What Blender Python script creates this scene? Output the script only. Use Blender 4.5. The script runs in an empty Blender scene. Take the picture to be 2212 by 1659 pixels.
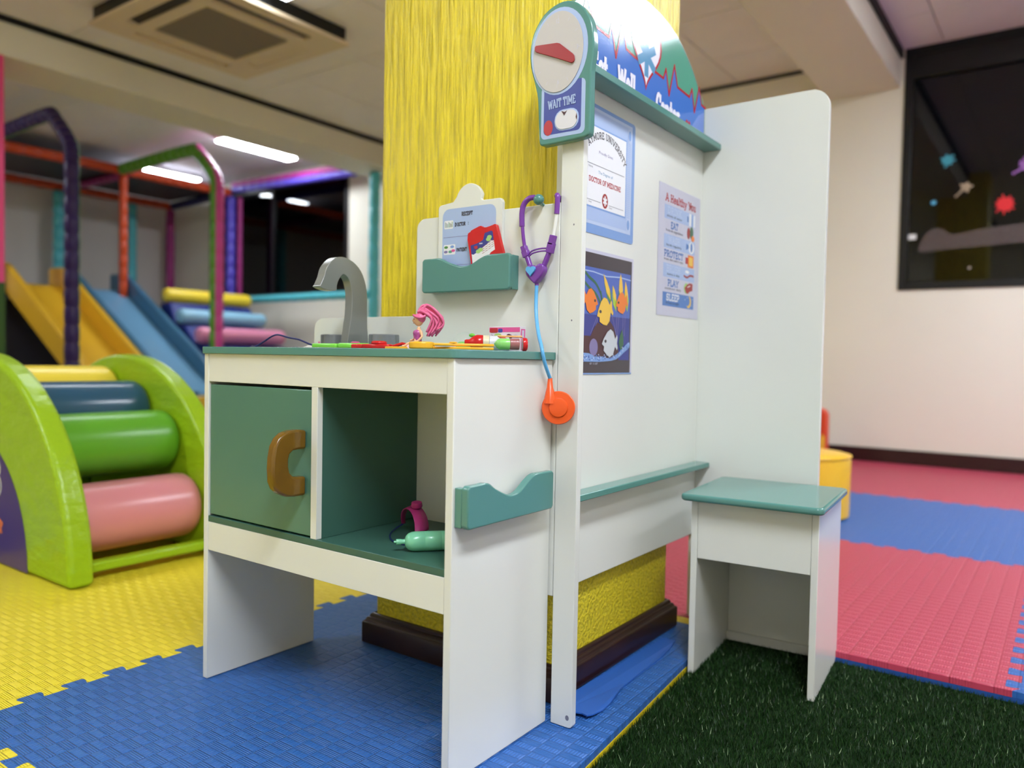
import bpy, bmesh, math, random
import numpy as np
from mathutils import Matrix, Vector
R = math.radians
PI = math.pi
random.seed(7)
rng = np.random.default_rng(11)
SC = bpy.context.scene
COL = SC.collection

# ------------------------------------------------------------------ camera, world, exposure
cam_d = bpy.data.cameras.new('camera')
cam = bpy.data.objects.new('camera', cam_d)
COL.objects.link(cam)
SC.camera = cam
CAM = Vector((0.6747, -0.7983, 0.5890))
_a, _b, _c = R(35.9276), R(-1.8822), R(1.0712)
_f = Vector((-math.sin(_a) * math.cos(_b), math.cos(_a) * math.cos(_b), math.sin(_b)))
_r = Vector((math.cos(_a), math.sin(_a), 0))
_u = _r.cross(_f)
_rr = math.cos(_c) * _r + math.sin(_c) * _u
_uu = -math.sin(_c) * _r + math.cos(_c) * _u
cam.matrix_world = Matrix(((_rr.x, _uu.x, -_f.x, CAM.x), (_rr.y, _uu.y, -_f.y, CAM.y), (_rr.z, _uu.z, -_f.z, CAM.z), (0, 0, 0, 1)))
cam_d.sensor_fit = 'HORIZONTAL'
cam_d.sensor_width = 36.0
cam_d.lens = 1670.2 / 2212 * 36
cam_d.clip_start = 0.02
cam_d.dof.use_dof = True
cam_d.dof.focus_distance = 1.22
cam_d.dof.aperture_fstop = 2.5

w = bpy.data.worlds.new('night')
SC.world = w
w.use_nodes = True
w.node_tree.nodes['Background'].inputs[0].default_value = (0.010, 0.012, 0.016, 1)
w.node_tree.nodes['Background'].inputs[1].default_value = 0.5
SC.view_settings.view_transform = 'Standard'
SC.view_settings.look = 'None'
SC.view_settings.exposure = 0.0
SC.view_settings.gamma = 1.0
SC.view_settings.use_curve_mapping = False
SC.cycles.use_denoising = True
SC.cycles.max_bounces = 10
SC.cycles.diffuse_bounces = 6
SC.cycles.sample_clamp_indirect = 6.0
# ceiling lamps: x, y of the middle, width (x), length (y), radiance of the diffuser
LAMPS = [(-5.34, 3.53, .15, .78, 95), (-6.96, 3.64, .15, .62, 80), (-2.62, 1.15, .16, 1.3, 26),
         (1.225, 2.65, .30, 1.25, 66), (1.15, -.95, .30, 1.25, 70), (-2.0, -1.9, .30, 1.25, 36), (-4.6, -1.6, .30, 1.25, 18), (-6.2, .2, .15, 1.2, 60),  # the lamp ending this row is unseen, added to brighten the back wall
         (2.1, .9, .30, 1.25, 18)]  # unseen lamp, added for more light on the examination wall


# ------------------------------------------------------------------ materials
def lin(h):
    if isinstance(h, str):
        h = tuple(int(h[i:i + 2], 16) / 255 for i in (0, 2, 4))
    return tuple(c / 12.92 if c <= .04045 else ((c + .055) / 1.055) ** 2.4 for c in h) + (1,)


MATS = {}


def mat(name, col, rough=.5, spec=.5, metal=0, bump=None, alpha=None, trans=0, coat=0, var=None, sheen=0, emit=None):
    m = bpy.data.materials.new(name)
    m.use_nodes = True
    nt = m.node_tree
    p = nt.nodes['Principled BSDF']
    p.inputs['Base Color'].default_value = lin(col)
    p.inputs['Roughness'].default_value = rough
    p.inputs['Specular IOR Level'].default_value = spec
    p.inputs['Metallic'].default_value = metal
    p.inputs['Transmission Weight'].default_value = trans
    p.inputs['Coat Weight'].default_value = coat
    p.inputs['Coat Roughness'].default_value = .06
    if alpha is not None:
        p.inputs['Alpha'].default_value = alpha
    if emit:
        p.inputs['Emission Color'].default_value = lin(emit[0])
        p.inputs['Emission Strength'].default_value = emit[1]
    tc = None
    if bump or var:
        tc = nt.nodes.new('ShaderNodeTexCoord')
    if var:                                   # (scale, amount): faint uneven tone
        n = nt.nodes.new('ShaderNodeTexNoise')
        n.inputs['Scale'].default_value = var[0]
        n.inputs['Detail'].default_value = 4
        nt.links.new(tc.outputs['Object'], n.inputs['Vector'])
        mp = nt.nodes.new('ShaderNodeMapRange')
        mp.inputs[1].default_value = .3
        mp.inputs[2].default_value = .7
        mp.inputs[3].default_value = 1 - var[1]
        mp.inputs[4].default_value = 1 + var[1]
        nt.links.new(n.outputs[0], mp.inputs[0])
        mx = nt.nodes.new('ShaderNodeVectorMath')
        mx.operation = 'SCALE'
        mx.inputs[0].default_value = lin(col)[:3]
        nt.links.new(mp.outputs[0], mx.inputs['Scale'])
        nt.links.new(mx.outputs[0], p.inputs['Base Color'])
    if bump:                                  # (scale, strength, distance, stretch)
        mpg = nt.nodes.new('ShaderNodeMapping')
        mpg.inputs['Scale'].default_value = bump[3] if len(bump) > 3 else (1, 1, 1)
        nt.links.new(tc.outputs['Object'], mpg.inputs[0])
        n2 = nt.nodes.new('ShaderNodeTexNoise')
        n2.inputs['Scale'].default_value = bump[0]
        n2.inputs['Detail'].default_value = 5
        nt.links.new(mpg.outputs[0], n2.inputs['Vector'])
        b = nt.nodes.new('ShaderNodeBump')
        b.inputs['Strength'].default_value = bump[1]
        b.inputs['Distance'].default_value = bump[2]
        nt.links.new(n2.outputs[0], b.inputs['Height'])
        nt.links.new(b.outputs[0], p.inputs['Normal'])
    MATS[name] = m
    return m


def weave_mat(name, col):
    """EVA mat: basket weave of ribbed and plain little blocks as fine relief."""
    m = mat(name, col, rough=.38, spec=.42)
    nt = m.node_tree
    p = nt.nodes['Principled BSDF']
    N = nt.nodes.new
    tc = N('ShaderNodeTexCoord')
    sp = N('ShaderNodeSeparateXYZ')
    nt.links.new(tc.outputs['Object'], sp.inputs[0])

    def M(op, a, b=None):
        n = N('ShaderNodeMath')
        n.operation = op
        for i, v in enumerate((a, b)):
            if v is None:
                continue
            if isinstance(v, (int, float)):
                n.inputs[i].default_value = v
            else:
                nt.links.new(v, n.inputs[i])
        return n.outputs[0]
    X = M('DIVIDE', sp.outputs[0], .036)
    Y = M('DIVIDE', sp.outputs[1], .0150)
    chk = M('MODULO', M('ABSOLUTE', M('ADD', M('FLOOR', X), M('FLOOR', Y))), 2)
    ribx = M('ABSOLUTE', M('SINE', M('MULTIPLY', Y, PI * 4)))
    riby = M('ABSOLUTE', M('SINE', M('MULTIPLY', X, PI * 7)))
    dx = M('ABSOLUTE', M('SUBTRACT', M('FRACT', X), .5))
    dy = M('ABSOLUTE', M('SUBTRACT', M('FRACT', Y), .5))
    pill = M('SUBTRACT', 1, M('POWER', M('MULTIPLY', M('MAXIMUM', dx, dy), 2), 6))
    hA = M('MULTIPLY', ribx, chk)
    hB = M('MULTIPLY', M('MULTIPLY', riby, .6), M('SUBTRACT', 1, chk))
    h = M('ADD', M('ADD', hA, hB), M('MULTIPLY', pill, 1.2))
    b = N('ShaderNodeBump')
    b.inputs['Strength'].default_value = .9
    b.inputs['Distance'].default_value = .0016
    nt.links.new(h, b.inputs['Height'])
    nt.links.new(b.outputs[0], p.inputs['Normal'])
    return m


WHITE = mat('white_melamine', 'e3e4de', .22, .5, var=(3, .012))
TEAL = mat('teal_paint', '588c84', .16, .5)
TEALSHADE = mat('teal_paint_shaded', '527e6e', .2, .5)  # same teal paint, with the front's weaker, warmer light put into its colour
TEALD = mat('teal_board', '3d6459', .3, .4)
WOOD = mat('golden_brown_lacquer', '74541a', .16, .5, var=(30, .1))
SILVER = mat('silver_paint', '8d908d', .25, .5, metal=.35)
GREY = mat('grey_plastic', '7d7f82', .3, .5)
YPLASTER = mat('yellow_rough_plaster', 'd3bb2a', .35, .5)
CREAM = mat('cream_wall_paint', 'e8e3d4', .6, .3, bump=(60, .15, .004), var=(2, .02))
CEILM = mat('ceiling_tile', 'e2dcde', .85, .1, bump=(150, .2, .002), var=(4, .03))
CEILB = mat('ceiling_backing', '9a8f86', .9, .1)
BEAMM = mat('beam_paint', 'd8d2c2', .6, .3, var=(2, .02))
BLACK = mat('black_metal', '0b0b0d', .4, .4)
SHADOWGAP = mat('black_trim', '08080a', .6, .3)
BROWN = mat('dark_brown_wood', '2c1614', .3, .5, var=(12, .2))
GREYWALL = mat('grey_wall_paint', 'cfc9c4', .7, .2, var=(2, .02))
MB_ = weave_mat('blue_foam_mat', '336ab8')
MY_ = weave_mat('yellow_foam_mat', 'fbe43a')
MP_ = weave_mat('pink_foam_mat', 'c54660')
BFLAP = mat('smooth_blue_foam', '2a5fb4', .45, .4)
TURF = mat('turf_backing', '13260f', .9, .1)
GLASSM = None
LIME = mat('lime_vinyl', '9ac01c', .3, .5, bump=(7, .25, .05, (1, 1, 2.5)))
PURPLEV = mat('purple_vinyl', '46307a', .35, .5)
RY = mat('yellow_vinyl', 'fbe04a', .3, .5)
RN = mat('navy_vinyl', '2c5876', .22, .5)
RG = mat('green_vinyl', '62a92c', .3, .5)
RP = mat('pink_vinyl', 'dd8d96', .28, .5)
SLY = mat('yellow_slide_plastic', 'e2b32e', .3, .5)
SLB = mat('blue_slide_plastic', '6f9fc0', .28, .5)
SLBD = mat('blue_slide_side_plastic', '41708f', .3, .5)
PADP = mat('purple_foam_pad', '33205e', .4, .4)
PADV = mat('violet_foam_pad', '5547b8', .35, .4)
PADG = mat('green_foam_pad', '5a9a2c', .4, .4)
PADPK = mat('pink_foam_pad', 'd0489a', .35, .4)
PADM = mat('magenta_foam_pad', '9a2f78', .4, .4)
PADO = mat('orange_foam_pad', 'c64a24', .35, .4)
PADC = mat('cyan_foam_pad', '5cc0cc', .35, .4)
PADN = mat('navy_foam_pad', '23235c', .4, .4)
NET = mat('dark_canopy_net', '35333c', .5, .4)
STY = mat('yellow_foam_step', 'ecd03a', .35, .4)
STB = mat('light_blue_foam_step', '8fc0d8', .35, .4)
STN = mat('navy_foam_step', '1c2c78', .4, .4)
STP = mat('pink_foam_step', 'e58fae', .35, .4)
ACP = mat('beige_plastic', 'd2bfa2', .45, .4)
ACG = mat('grey_grille', '8d8274', .6, .3)
PINKW = mat('pink_column_paint', 'd8487c', .5, .3)
GREENW = mat('dark_green_column_paint', '33501f', .6, .3)
LAMPF = mat('lamp_frame', 'e8e6e0', .4, .4)
PUR = mat('purple_toy_plastic', '7a3fa0', .2, .5)
ORG = mat('orange_toy_plastic', 'ee5a1e', .3, .5)
SKY = mat('sky_blue_toy_plastic', '63b2ea', .25, .5)
WPL = mat('white_toy_plastic', 'eeeeec', .25, .5)
REDP = mat('red_toy_plastic', 'cf1c20', .22, .5)
LIMEP = mat('lime_toy_plastic', '7fd84a', .25, .5)
YELP = mat('amber_toy_plastic', 'f6b42a', .28, .5)
MINT = mat('mint_toy_plastic', '7cc8a2', .25, .5)
MAG = mat('magenta_toy_plastic', '9e2c68', .35, .4)
NAVYC = mat('navy_cord', '16205e', .4, .4)
CLEAR = mat('clear_plastic', 'e8eeec', .08, .5, alpha=.14)
SKIN = mat('doll_skin', 'efb98c', .35, .4)
HAIR = mat('pink_doll_hair', 'ea6f9c', .35, .5, bump=(90, .5, .002, (1, 1, .15)))
GLIT = mat('magenta_glitter_cloth', 'b05090', .25, .6, var=(220, .35))
LACE = mat('pale_pink_lace', 'e8c2c8', .7, .2, bump=(300, .6, .001))
PAPER = mat('white_paper', 'dcdae2', .4, .4)
# flat print colours; the sign set ends with a painted reflection
for n_, c_ in dict(p_blue='4f7cc0', p_blue2='7d9fd6', p_lblue='a9bde4', p_pale='bccbe9', p_white='ececf0', p_black='3a343c', p_red='b83038', p_teal='5b9c86',
                   p_sky='6d9ec4', p_navy='3d4a9c', p_grey='7d7c86', p_green='4f8a4a', p_orange='ee8030', p_yellow='f0c24a', p_brown='4e2a30', p_dark='262430',
                   p_char='463c42', p_deep='3a3f8e', p_mid='5068b8', p_lime='a8c83c', p_silver='c9cdd2', p_purple='8478a8', p_crim='a02a28', p_pink='e2589c',
                   p_dkgreen='3e6a4c', p_lav='c9c8da', p_lgreen='a6cf78').items():
    mat(n_, c_, .3, .5)
for n_, c_ in dict(s_blue='4874c2', s_teal='549a84', s_red='ac3038', s_white='e6e4f2', s_sky='5f96bc', s_reflect='7592da').items():
    mat(n_, c_, .10, .16, coat=0, bump=(350, .12, .0006))

# yellow plaster: trowelled vertical grooves and grit
nt = YPLASTER.node_tree
p_ = nt.nodes['Principled BSDF']
tc_ = nt.nodes.new('ShaderNodeTexCoord')
mp1 = nt.nodes.new('ShaderNodeMapping')
mp1.inputs['Scale'].default_value = (1, 1, .09)
nt.links.new(tc_.outputs['Object'], mp1.inputs[0])
n1 = nt.nodes.new('ShaderNodeTexNoise')
n1.inputs['Scale'].default_value = 130
n1.inputs['Detail'].default_value = 4
nt.links.new(mp1.outputs[0], n1.inputs['Vector'])
n2 = nt.nodes.new('ShaderNodeTexNoise')
n2.inputs['Scale'].default_value = 150
n2.inputs['Detail'].default_value = 6
nt.links.new(tc_.outputs['Object'], n2.inputs['Vector'])
sx = nt.nodes.new('ShaderNodeSeparateXYZ')
nt.links.new(tc_.outputs['Object'], sx.inputs[0])
hz = nt.nodes.new('ShaderNodeMapRange')
hz.inputs[1].default_value = .35
hz.inputs[2].default_value = .75
nt.links.new(sx.outputs[2], hz.inputs[0])
mxh = nt.nodes.new('ShaderNodeMix')
nt.links.new(hz.outputs[0], mxh.inputs[0])
nt.links.new(n2.outputs[0], mxh.inputs[2])
nt.links.new(n1.outputs[0], mxh.inputs[3])
bp = nt.nodes.new('ShaderNodeBump')
bp.inputs['Strength'].default_value = 1.0
bp.inputs['Distance'].default_value = .007
nt.links.new(mxh.outputs[0], bp.inputs['Height'])
nt.links.new(bp.outputs[0], p_.inputs['Normal'])
cr = nt.nodes.new('ShaderNodeMapRange')
cr.inputs[1].default_value = .3
cr.inputs[2].default_value = .6
cr.inputs[3].default_value = .72
cr.inputs[4].default_value = 1.05
nt.links.new(mxh.outputs[0], cr.inputs[0])
vs = nt.nodes.new('ShaderNodeVectorMath')
vs.operation = 'SCALE'
vs.inputs[0].default_value = lin('ebd52a')[:3]
nt.links.new(cr.outputs[0], vs.inputs['Scale'])
nt.links.new(vs.outputs[0], p_.inputs['Base Color'])

# window glass at night: see-through, lightly tinted, mirror-like at grazing angles
GLASSM = bpy.data.materials.new('window_glass')
GLASSM.use_nodes = True
nt = GLASSM.node_tree
nt.nodes.clear()
o_ = nt.nodes.new('ShaderNodeOutputMaterial')
ms = nt.nodes.new('ShaderNodeMixShader')
tr = nt.nodes.new('ShaderNodeBsdfTransparent')
tr.inputs[0].default_value = (.5, .5, .5, 1)
gl = nt.nodes.new('ShaderNodeBsdfGlossy')
gl.inputs['Roughness'].default_value = .02
fr = nt.nodes.new('ShaderNodeFresnel')
fr.inputs[0].default_value = 1.5
nt.links.new(fr.outputs[0], ms.inputs[0])
nt.links.new(tr.outputs[0], ms.inputs[1])
nt.links.new(gl.outputs[0], ms.inputs[2])
nt.links.new(ms.outputs[0], o_.inputs[0])

# grass blades: three greens picked per blade
GRASS = mat('turf_blade', '1e4416', .45, .4)
nt = GRASS.node_tree
ge = nt.nodes.new('ShaderNodeNewGeometry')
rp = nt.nodes.new('ShaderNodeValToRGB')
rp.color_ramp.elements[0].color = lin('0b1f08')
rp.color_ramp.elements[1].color = lin('244a1a')
e_ = rp.color_ramp.elements.new(.985)
e_.color = lin('244a1a')
e_ = rp.color_ramp.elements.new(.99)
e_.color = lin('9fb88a')
rp.color_ramp.elements[-1].color = lin('b4c8a0')
nt.links.new(ge.outputs['Random Per Island'], rp.inputs[0])
nt.links.new(rp.outputs[0], nt.nodes['Principled BSDF'].inputs['Base Color'])


# ------------------------------------------------------------------ mesh helpers
class MB:
    def __init__(self):
        self.v, self.f, self.m = [], [], []

    def add(self, vs, fs, mi=0):
        o = len(self.v)
        self.v += [tuple(a) for a in vs]
        self.f += [[i + o for i in f] for f in fs]
        self.m += [mi] * len(fs)
        return self

    def box(self, x0, x1, y0, y1, z0, z1, mi=0):
        vs = [(x, y, z) for z in (z0, z1) for y in (y0, y1) for x in (x0, x1)]
        return self.add(vs, [(0, 2, 3, 1), (4, 5, 7, 6), (0, 1, 5, 4), (2, 6, 7, 3), (0, 4, 6, 2), (1, 3, 7, 5)], mi)

    def prism(self, pts, o, u, v, n, d, mi=0, cap=True):
        """polygon pts (CCW seen against n) in frame (o,u,v), pushed by d along n."""
        o, u, v, n = Vector(o), Vector(u), Vector(v), Vector(n)
        k = len(pts)
        a = [o + u * p[0] + v * p[1] for p in pts]
        b = [q + n * d for q in a]
        fs = [(i, (i + 1) % k, (i + 1) % k + k, i + k) for i in range(k)]
        if cap:
            fs += [tuple(range(k))[::-1], tuple(range(k, 2 * k))]
        return self.add(a + b, fs, mi)

    def tube(self, pts, r, n=10, mi=0, caps=True, flat=1.0, half=None, closed=False):
        """round tube along pts; r a number or a list; half=(dir) keeps the half of the section towards dir."""
        P = [Vector(p) for p in pts]
        k = len(P)
        rr = r if isinstance(r, (list, tuple)) else [r] * k
        T = []
        for i in range(k):
            a = P[max(i - 1, 0)] if not closed else P[i - 1]
            b = P[min(i + 1, k - 1)] if not closed else P[(i + 1) % k]
            T.append((b - a).normalized())
        ref = Vector((0, 0, 1)) if abs(T[0].z) < .9 else Vector((1, 0, 0))
        s = T[0].cross(ref).normalized()
        vs = []
        for i in range(k):
            s = (s - T[i] * s.dot(T[i])).normalized()
            t2 = T[i].cross(s)
            for j in range(n):
                if half is None:
                    ang = 2 * PI * j / n
                    d = s * math.cos(ang) + t2 * math.sin(ang) * flat
                else:
                    hd = (Vector(half) - T[i] * Vector(half).dot(T[i])).normalized()
                    hs = T[i].cross(hd)
                    ang = -PI / 2 + PI * j / (n - 1)
                    d = hd * math.cos(ang) + hs * math.sin(ang)
                vs.append(P[i] + d * rr[i])
        fs = []
        m = k if closed else k - 1
        for i in range(m):
            i2 = (i + 1) % k
            for j in range(n):
                fs.append((i * n + j, i * n + (j + 1) % n, i2 * n + (j + 1) % n, i2 * n + j))
        if caps and not closed:
            fs += [tuple(range(n))[::-1], tuple(range((k - 1) * n, k * n))]
        return self.add(vs, fs, mi)

    def lathe(self, prof, o, ax, n=20, mi=0):
        """prof: list of (r, h) along axis ax from o."""
        ax = Vector(ax).normalized()
        ref = Vector((0, 0, 1)) if abs(ax.z) < .9 else Vector((1, 0, 0))
        s = ax.cross(ref).normalized()
        t = ax.cross(s)
        o = Vector(o)
        vs, fs = [], []
        for r, h in prof:
            for j in range(n):
                a = 2 * PI * j / n
                vs.append(o + ax * h + (s * math.cos(a) + t * math.sin(a)) * max(r, 1e-5))
        k = len(prof)
        for i in range(k - 1):
            for j in range(n):
                fs.append((i * n + j, i * n + (j + 1) % n, (i + 1) * n + (j + 1) % n, (i + 1) * n + j))
        fs += [tuple(range(n))[::-1], tuple(range((k - 1) * n, k * n))]
        return self.add(vs, fs, mi)

    def ball(self, c, r, n=14, mi=0):
        rx, ry, rz = r if isinstance(r, tuple) else (r, r, r)
        vs, fs = [], []
        h = n // 2
        for i in range(h + 1):
            th = PI * i / h
            for j in range(n):
                a = 2 * PI * j / n
                vs.append((c[0] + rx * math.sin(th) * math.cos(a), c[1] + ry * math.sin(th) * math.sin(a), c[2] + rz * math.cos(th)))
        for i in range(h):
            for j in range(n):
                fs.append((i * n + j, (i + 1) * n + j, (i + 1) * n + (j + 1) % n, i * n + (j + 1) % n))
        return self.add(vs, fs, mi)


WM = {}                                       # world matrix of each root


def link(name, me, parent=None):
    o = bpy.data.objects.new(name, me)
    COL.objects.link(o)
    if parent is not None:
        o.parent = parent
    return o


def obj(name, mb, mats, parent=None, loc=None, bevel=0, seg=2, smooth=35, local=False, rot=0, recalc=True):
    """one mesh object; its points are given in world space unless local."""
    if not isinstance(mats, (list, tuple)):
        mats = [mats]
    me = bpy.data.meshes.new(name)
    vs = mb.v
    W = None
    if parent is not None:
        W = WM.get(parent.name)
    elif loc is not None:
        W = Matrix.Translation(loc) @ Matrix.Rotation(rot, 4, 'Z')
    if W is not None and not local:
        wi = W.inverted()
        vs = [tuple(wi @ Vector(v)) for v in vs]
    me.from_pydata(vs, [], mb.f)
    for m in mats:
        me.materials.append(m)
    if len(mats) > 1:
        me.polygons.foreach_set('material_index', mb.m)
    if recalc:
        bm = bmesh.new()
        bm.from_mesh(me)
        bmesh.ops.recalc_face_normals(bm, faces=bm.faces)
        bm.to_mesh(me)
        bm.free()
    if smooth:
        me.polygons.foreach_set('use_smooth', [True] * len(me.polygons))
        me.set_sharp_from_angle(angle=R(smooth))
    me.update()
    o = link(name, me, parent)
    if parent is None and W is not None:
        o.matrix_world = W
    WM[o.name] = W if W is not None else Matrix.Identity(4)
    if bevel:
        b = o.modifiers.new('bevel', 'BEVEL')
        b.width = bevel
        b.segments = seg
        b.limit_method = 'ANGLE'
        b.angle_limit = R(40)
        b.harden_normals = False
    return o


def tag(o, label, cat, group=None, kind=None):
    o['label'] = label
    o['category'] = cat
    if group:
        o['group'] = group
    if kind:
        o['kind'] = kind
    return o


def thing(name, label, cat, loc=(0, 0, 0), rot=0, group=None):
    o = bpy.data.objects.new(name, None)
    COL.objects.link(o)
    o.location = loc
    o.rotation_euler = (0, 0, rot)
    WM[o.name] = Matrix.Translation(loc) @ Matrix.Rotation(rot, 4, 'Z')
    return tag(o, label, cat, group)


def struct(o):
    o['kind'] = 'structure'
    return o


def arc(cx, cy, rx, ry, a0, a1, n=8):
    return [(cx + rx * math.cos(R(a0 + (a1 - a0) * i / n)), cy + ry * math.sin(R(a0 + (a1 - a0) * i / n))) for i in range(n + 1)]


def rrect(x0, x1, y0, y1, r, n=5):
    if not isinstance(r, (list, tuple)):
        r = (r, r, r, r)                        # bl br tr tl
    P = []
    for (cx, cy, a), q in zip(((x0, y0, 180), (x1, y0, 270), (x1, y1, 0), (x0, y1, 90)), r):
        sx_ = 1 if cx == x0 else -1
        sy_ = 1 if cy == y0 else -1
        P += arc(cx + sx_ * q, cy + sy_ * q, q, q, a, a + 90, n) if q > 1e-6 else [(cx, cy)]
    return P


def smooth_closed(pts, n=4):
    """Catmull-Rom through a closed list of 2-D or 3-D points."""
    k = len(pts)
    out = []
    for i in range(k):
        p0, p1, p2, p3 = (np.array(pts[(i + d) % k], float) for d in (-1, 0, 1, 2))
        for j in range(n):
            t = j / n
            out.append(tuple(.5 * ((2 * p1) + (-p0 + p2) * t + (2 * p0 - 5 * p1 + 4 * p2 - p3) * t * t + (-p0 + 3 * p1 - 3 * p2 + p3) * t ** 3)))
    return out


def smooth_open(pts, n=5):
    q = [pts[0]] + list(pts) + [pts[-1]]
    out = []
    for i in range(1, len(q) - 2):
        p0, p1, p2, p3 = (np.array(q[i + d], float) for d in (-1, 0, 1, 2))
        for j in range(n):
            t = j / n
            out.append(tuple(.5 * ((2 * p1) + (-p0 + p2) * t + (2 * p0 - 5 * p1 + 4 * p2 - p3) * t * t + (-p0 + 3 * p1 - 3 * p2 + p3) * t ** 3)))
    out.append(tuple(pts[-1]))
    return out


# ------------------------------------------------------------------ slab-serif lettering, drawn with strokes
def _glyphs():
    G = {}

    def g(ch, wd, strokes, serifs=()):
        G[ch] = (wd, strokes, serifs)
    s = .13
    g('A', .86, [[(.1, 0), (.43, 1), (.76, 0)], [(.22, .34), (.64, .34)]], [(.1, 0), (.76, 0), (.38, 1)])
    g('B', .72, [[(.18, 0), (.18, 1)], [(.18, 1), (.4, 1)] + arc(.4, .76, .2, .24, 90, -90, 6) + [(.18, .52)], [(.4, .52)] + arc(.4, .26, .23, .26, 90, -90, 6) + [(.18, 0)]], [(.12, 0), (.12, 1)])
    g('C', .74, [arc(.42, .5, .31, .5, 45, 315, 12), [(.65, .98), (.65, .72)]])
    g('D', .8, [[(.18, 0), (.18, 1)], [(.18, 1), (.36, 1)] + arc(.36, .5, .33, .5, 90, -90, 10) + [(.18, 0)]], [(.12, 0), (.12, 1)])
    g('E', .68, [[(.18, 0), (.18, 1)], [(.1, 1), (.6, 1), (.6, .8)], [(.18, .52), (.48, .52)], [(.1, 0), (.6, 0), (.6, .2)]])
    g('F', .66, [[(.18, 0), (.18, 1)], [(.1, 1), (.6, 1), (.6, .8)], [(.18, .52), (.48, .52)]], [(.18, 0)])
    g('G', .8, [arc(.42, .5, .31, .5, 45, 300, 12), [(.65, .98), (.65, .74)], [(.64, .02), (.64, .42)], [(.48, .42), (.74, .42)]])
    g('H', .84, [[(.18, 0), (.18, 1)], [(.66, 0), (.66, 1)], [(.18, .5), (.66, .5)]], [(.18, 0), (.18, 1), (.66, 0), (.66, 1)])
    g('I', .4, [[(.2, 0), (.2, 1)]], [(.2, 0), (.2, 1)])
    g('K', .8, [[(.18, 0), (.18, 1)], [(.18, .42), (.62, 1)], [(.34, .6), (.66, 0)]], [(.18, 0), (.18, 1), (.66, 0), (.62, 1)])
    g('L', .66, [[(.18, 0), (.18, 1)], [(.1, 0), (.6, 0), (.6, .24)]], [(.18, 1)])
    g('M', 1.0, [[(.16, 0), (.16, 1), (.5, .25), (.84, 1), (.84, 0)]], [(.16, 0), (.84, 0), (.12, 1), (.88, 1)])
    g('N', .86, [[(.17, 0), (.17, 1), (.67, 0), (.67, 1)]], [(.17, 0), (.12, 1), (.67, 1)])
    g('O', .84, [arc(.42, .5, .32, .5, 0, 360, 16)])
    g('P', .7, [[(.18, 0), (.18, 1)], [(.18, 1), (.38, 1)] + arc(.38, .72, .24, .28, 90, -90, 7) + [(.18, .44)]], [(.18, 0), (.12, 1)])
    g('R', .76, [[(.18, 0), (.18, 1)], [(.18, 1), (.38, 1)] + arc(.38, .74, .22, .26, 90, -90, 7) + [(.18, .48)], [(.38, .48), (.62, 0)]], [(.18, 0), (.12, 1), (.66, 0)])
    g('S', .68, [arc(.34, .74, .24, .26, 30, 270, 9) + arc(.34, .25, .25, .25, 90, -150, 9), [(.56, .98), (.56, .74)], [(.1, .02), (.1, .28)]])
    g('T', .76, [[(.38, 0), (.38, 1)], [(.08, .76), (.08, 1), (.68, 1), (.68, .76)]], [(.38, 0)])
    g('U', .84, [[(.17, 1), (.17, .3)] + arc(.42, .3, .25, .3, 180, 360, 8) + [(.67, 1)]], [(.17, 1), (.67, 1)])
    g('V', .84, [[(.1, 1), (.42, 0), (.74, 1)]], [(.1, 1), (.74, 1)])
    g('W', 1.12, [[(.1, 1), (.33, 0), (.56, .9), (.79, 0), (1.02, 1)]], [(.1, 1), (1.02, 1), (.56, .9)])
    g('Y', .82, [[(.1, 1), (.41, .45), (.72, 1)], [(.41, .45), (.41, 0)]], [(.1, 1), (.72, 1), (.41, 0)])
    g('a', .62, [[(.12, .6), (.3, .68), (.44, .6), (.44, .06), (.56, 0)], arc(.28, .2, .18, .2, 40, 330, 10)])
    g('e', .62, [[(.12, .36), (.52, .36)] + arc(.32, .34, .21, .34, 5, 315, 12)])
    g('h', .72, [[(.16, 0), (.16, 1)], [(.16, .5)] + arc(.36, .46, .2, .22, 160, 0, 7) + [(.56, 0)]], [(.16, 0), (.56, 0), (.12, 1)])
    g('l', .36, [[(.18, 0), (.18, 1)]], [(.18, 0), (.12, 1)])
    g('n', .72, [[(.16, 0), (.16, .68)], [(.16, .5)] + arc(.36, .46, .2, .22, 160, 0, 7) + [(.56, 0)]], [(.16, 0), (.56, 0), (.12, .68)])
    g('o', .62, [arc(.31, .34, .22, .34, 0, 360, 14)])
    g('r', .54, [[(.16, 0), (.16, .68)], [(.16, .45)] + arc(.34, .45, .17, .23, 170, 50, 5)], [(.16, 0), (.12, .68)])
    g('t', .46, [[(.2, .95), (.2, .15)] + arc(.34, .15, .14, .15, 180, 300, 5), [(.04, .66), (.4, .66)]])
    g('u', .72, [[(.16, .68), (.16, .2)] + arc(.34, .2, .18, .2, 180, 340, 6) + [(.54, .3)], [(.54, .68), (.54, 0)]], [(.12, .68), (.5, .68), (.58, 0)])
    g('y', .68, [[(.1, .68), (.34, 0)], [(.58, .68), (.26, -.28), (.1, -.28)]], [(.1, .68), (.58, .68)])
    return G


GL = _glyphs()


def quad(a, b, t, ext=.45):
    a, b = np.array(a, float), np.array(b, float)
    d = b - a
    L = np.hypot(*d)
    if L < 1e-9:
        return None
    d /= L
    n = np.array((-d[1], d[0])) * t / 2
    a2, b2 = a - d * t * ext, b + d * t * ext
    return [tuple(a2 - n), tuple(b2 - n), tuple(b2 + n), tuple(a2 + n)]


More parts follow.
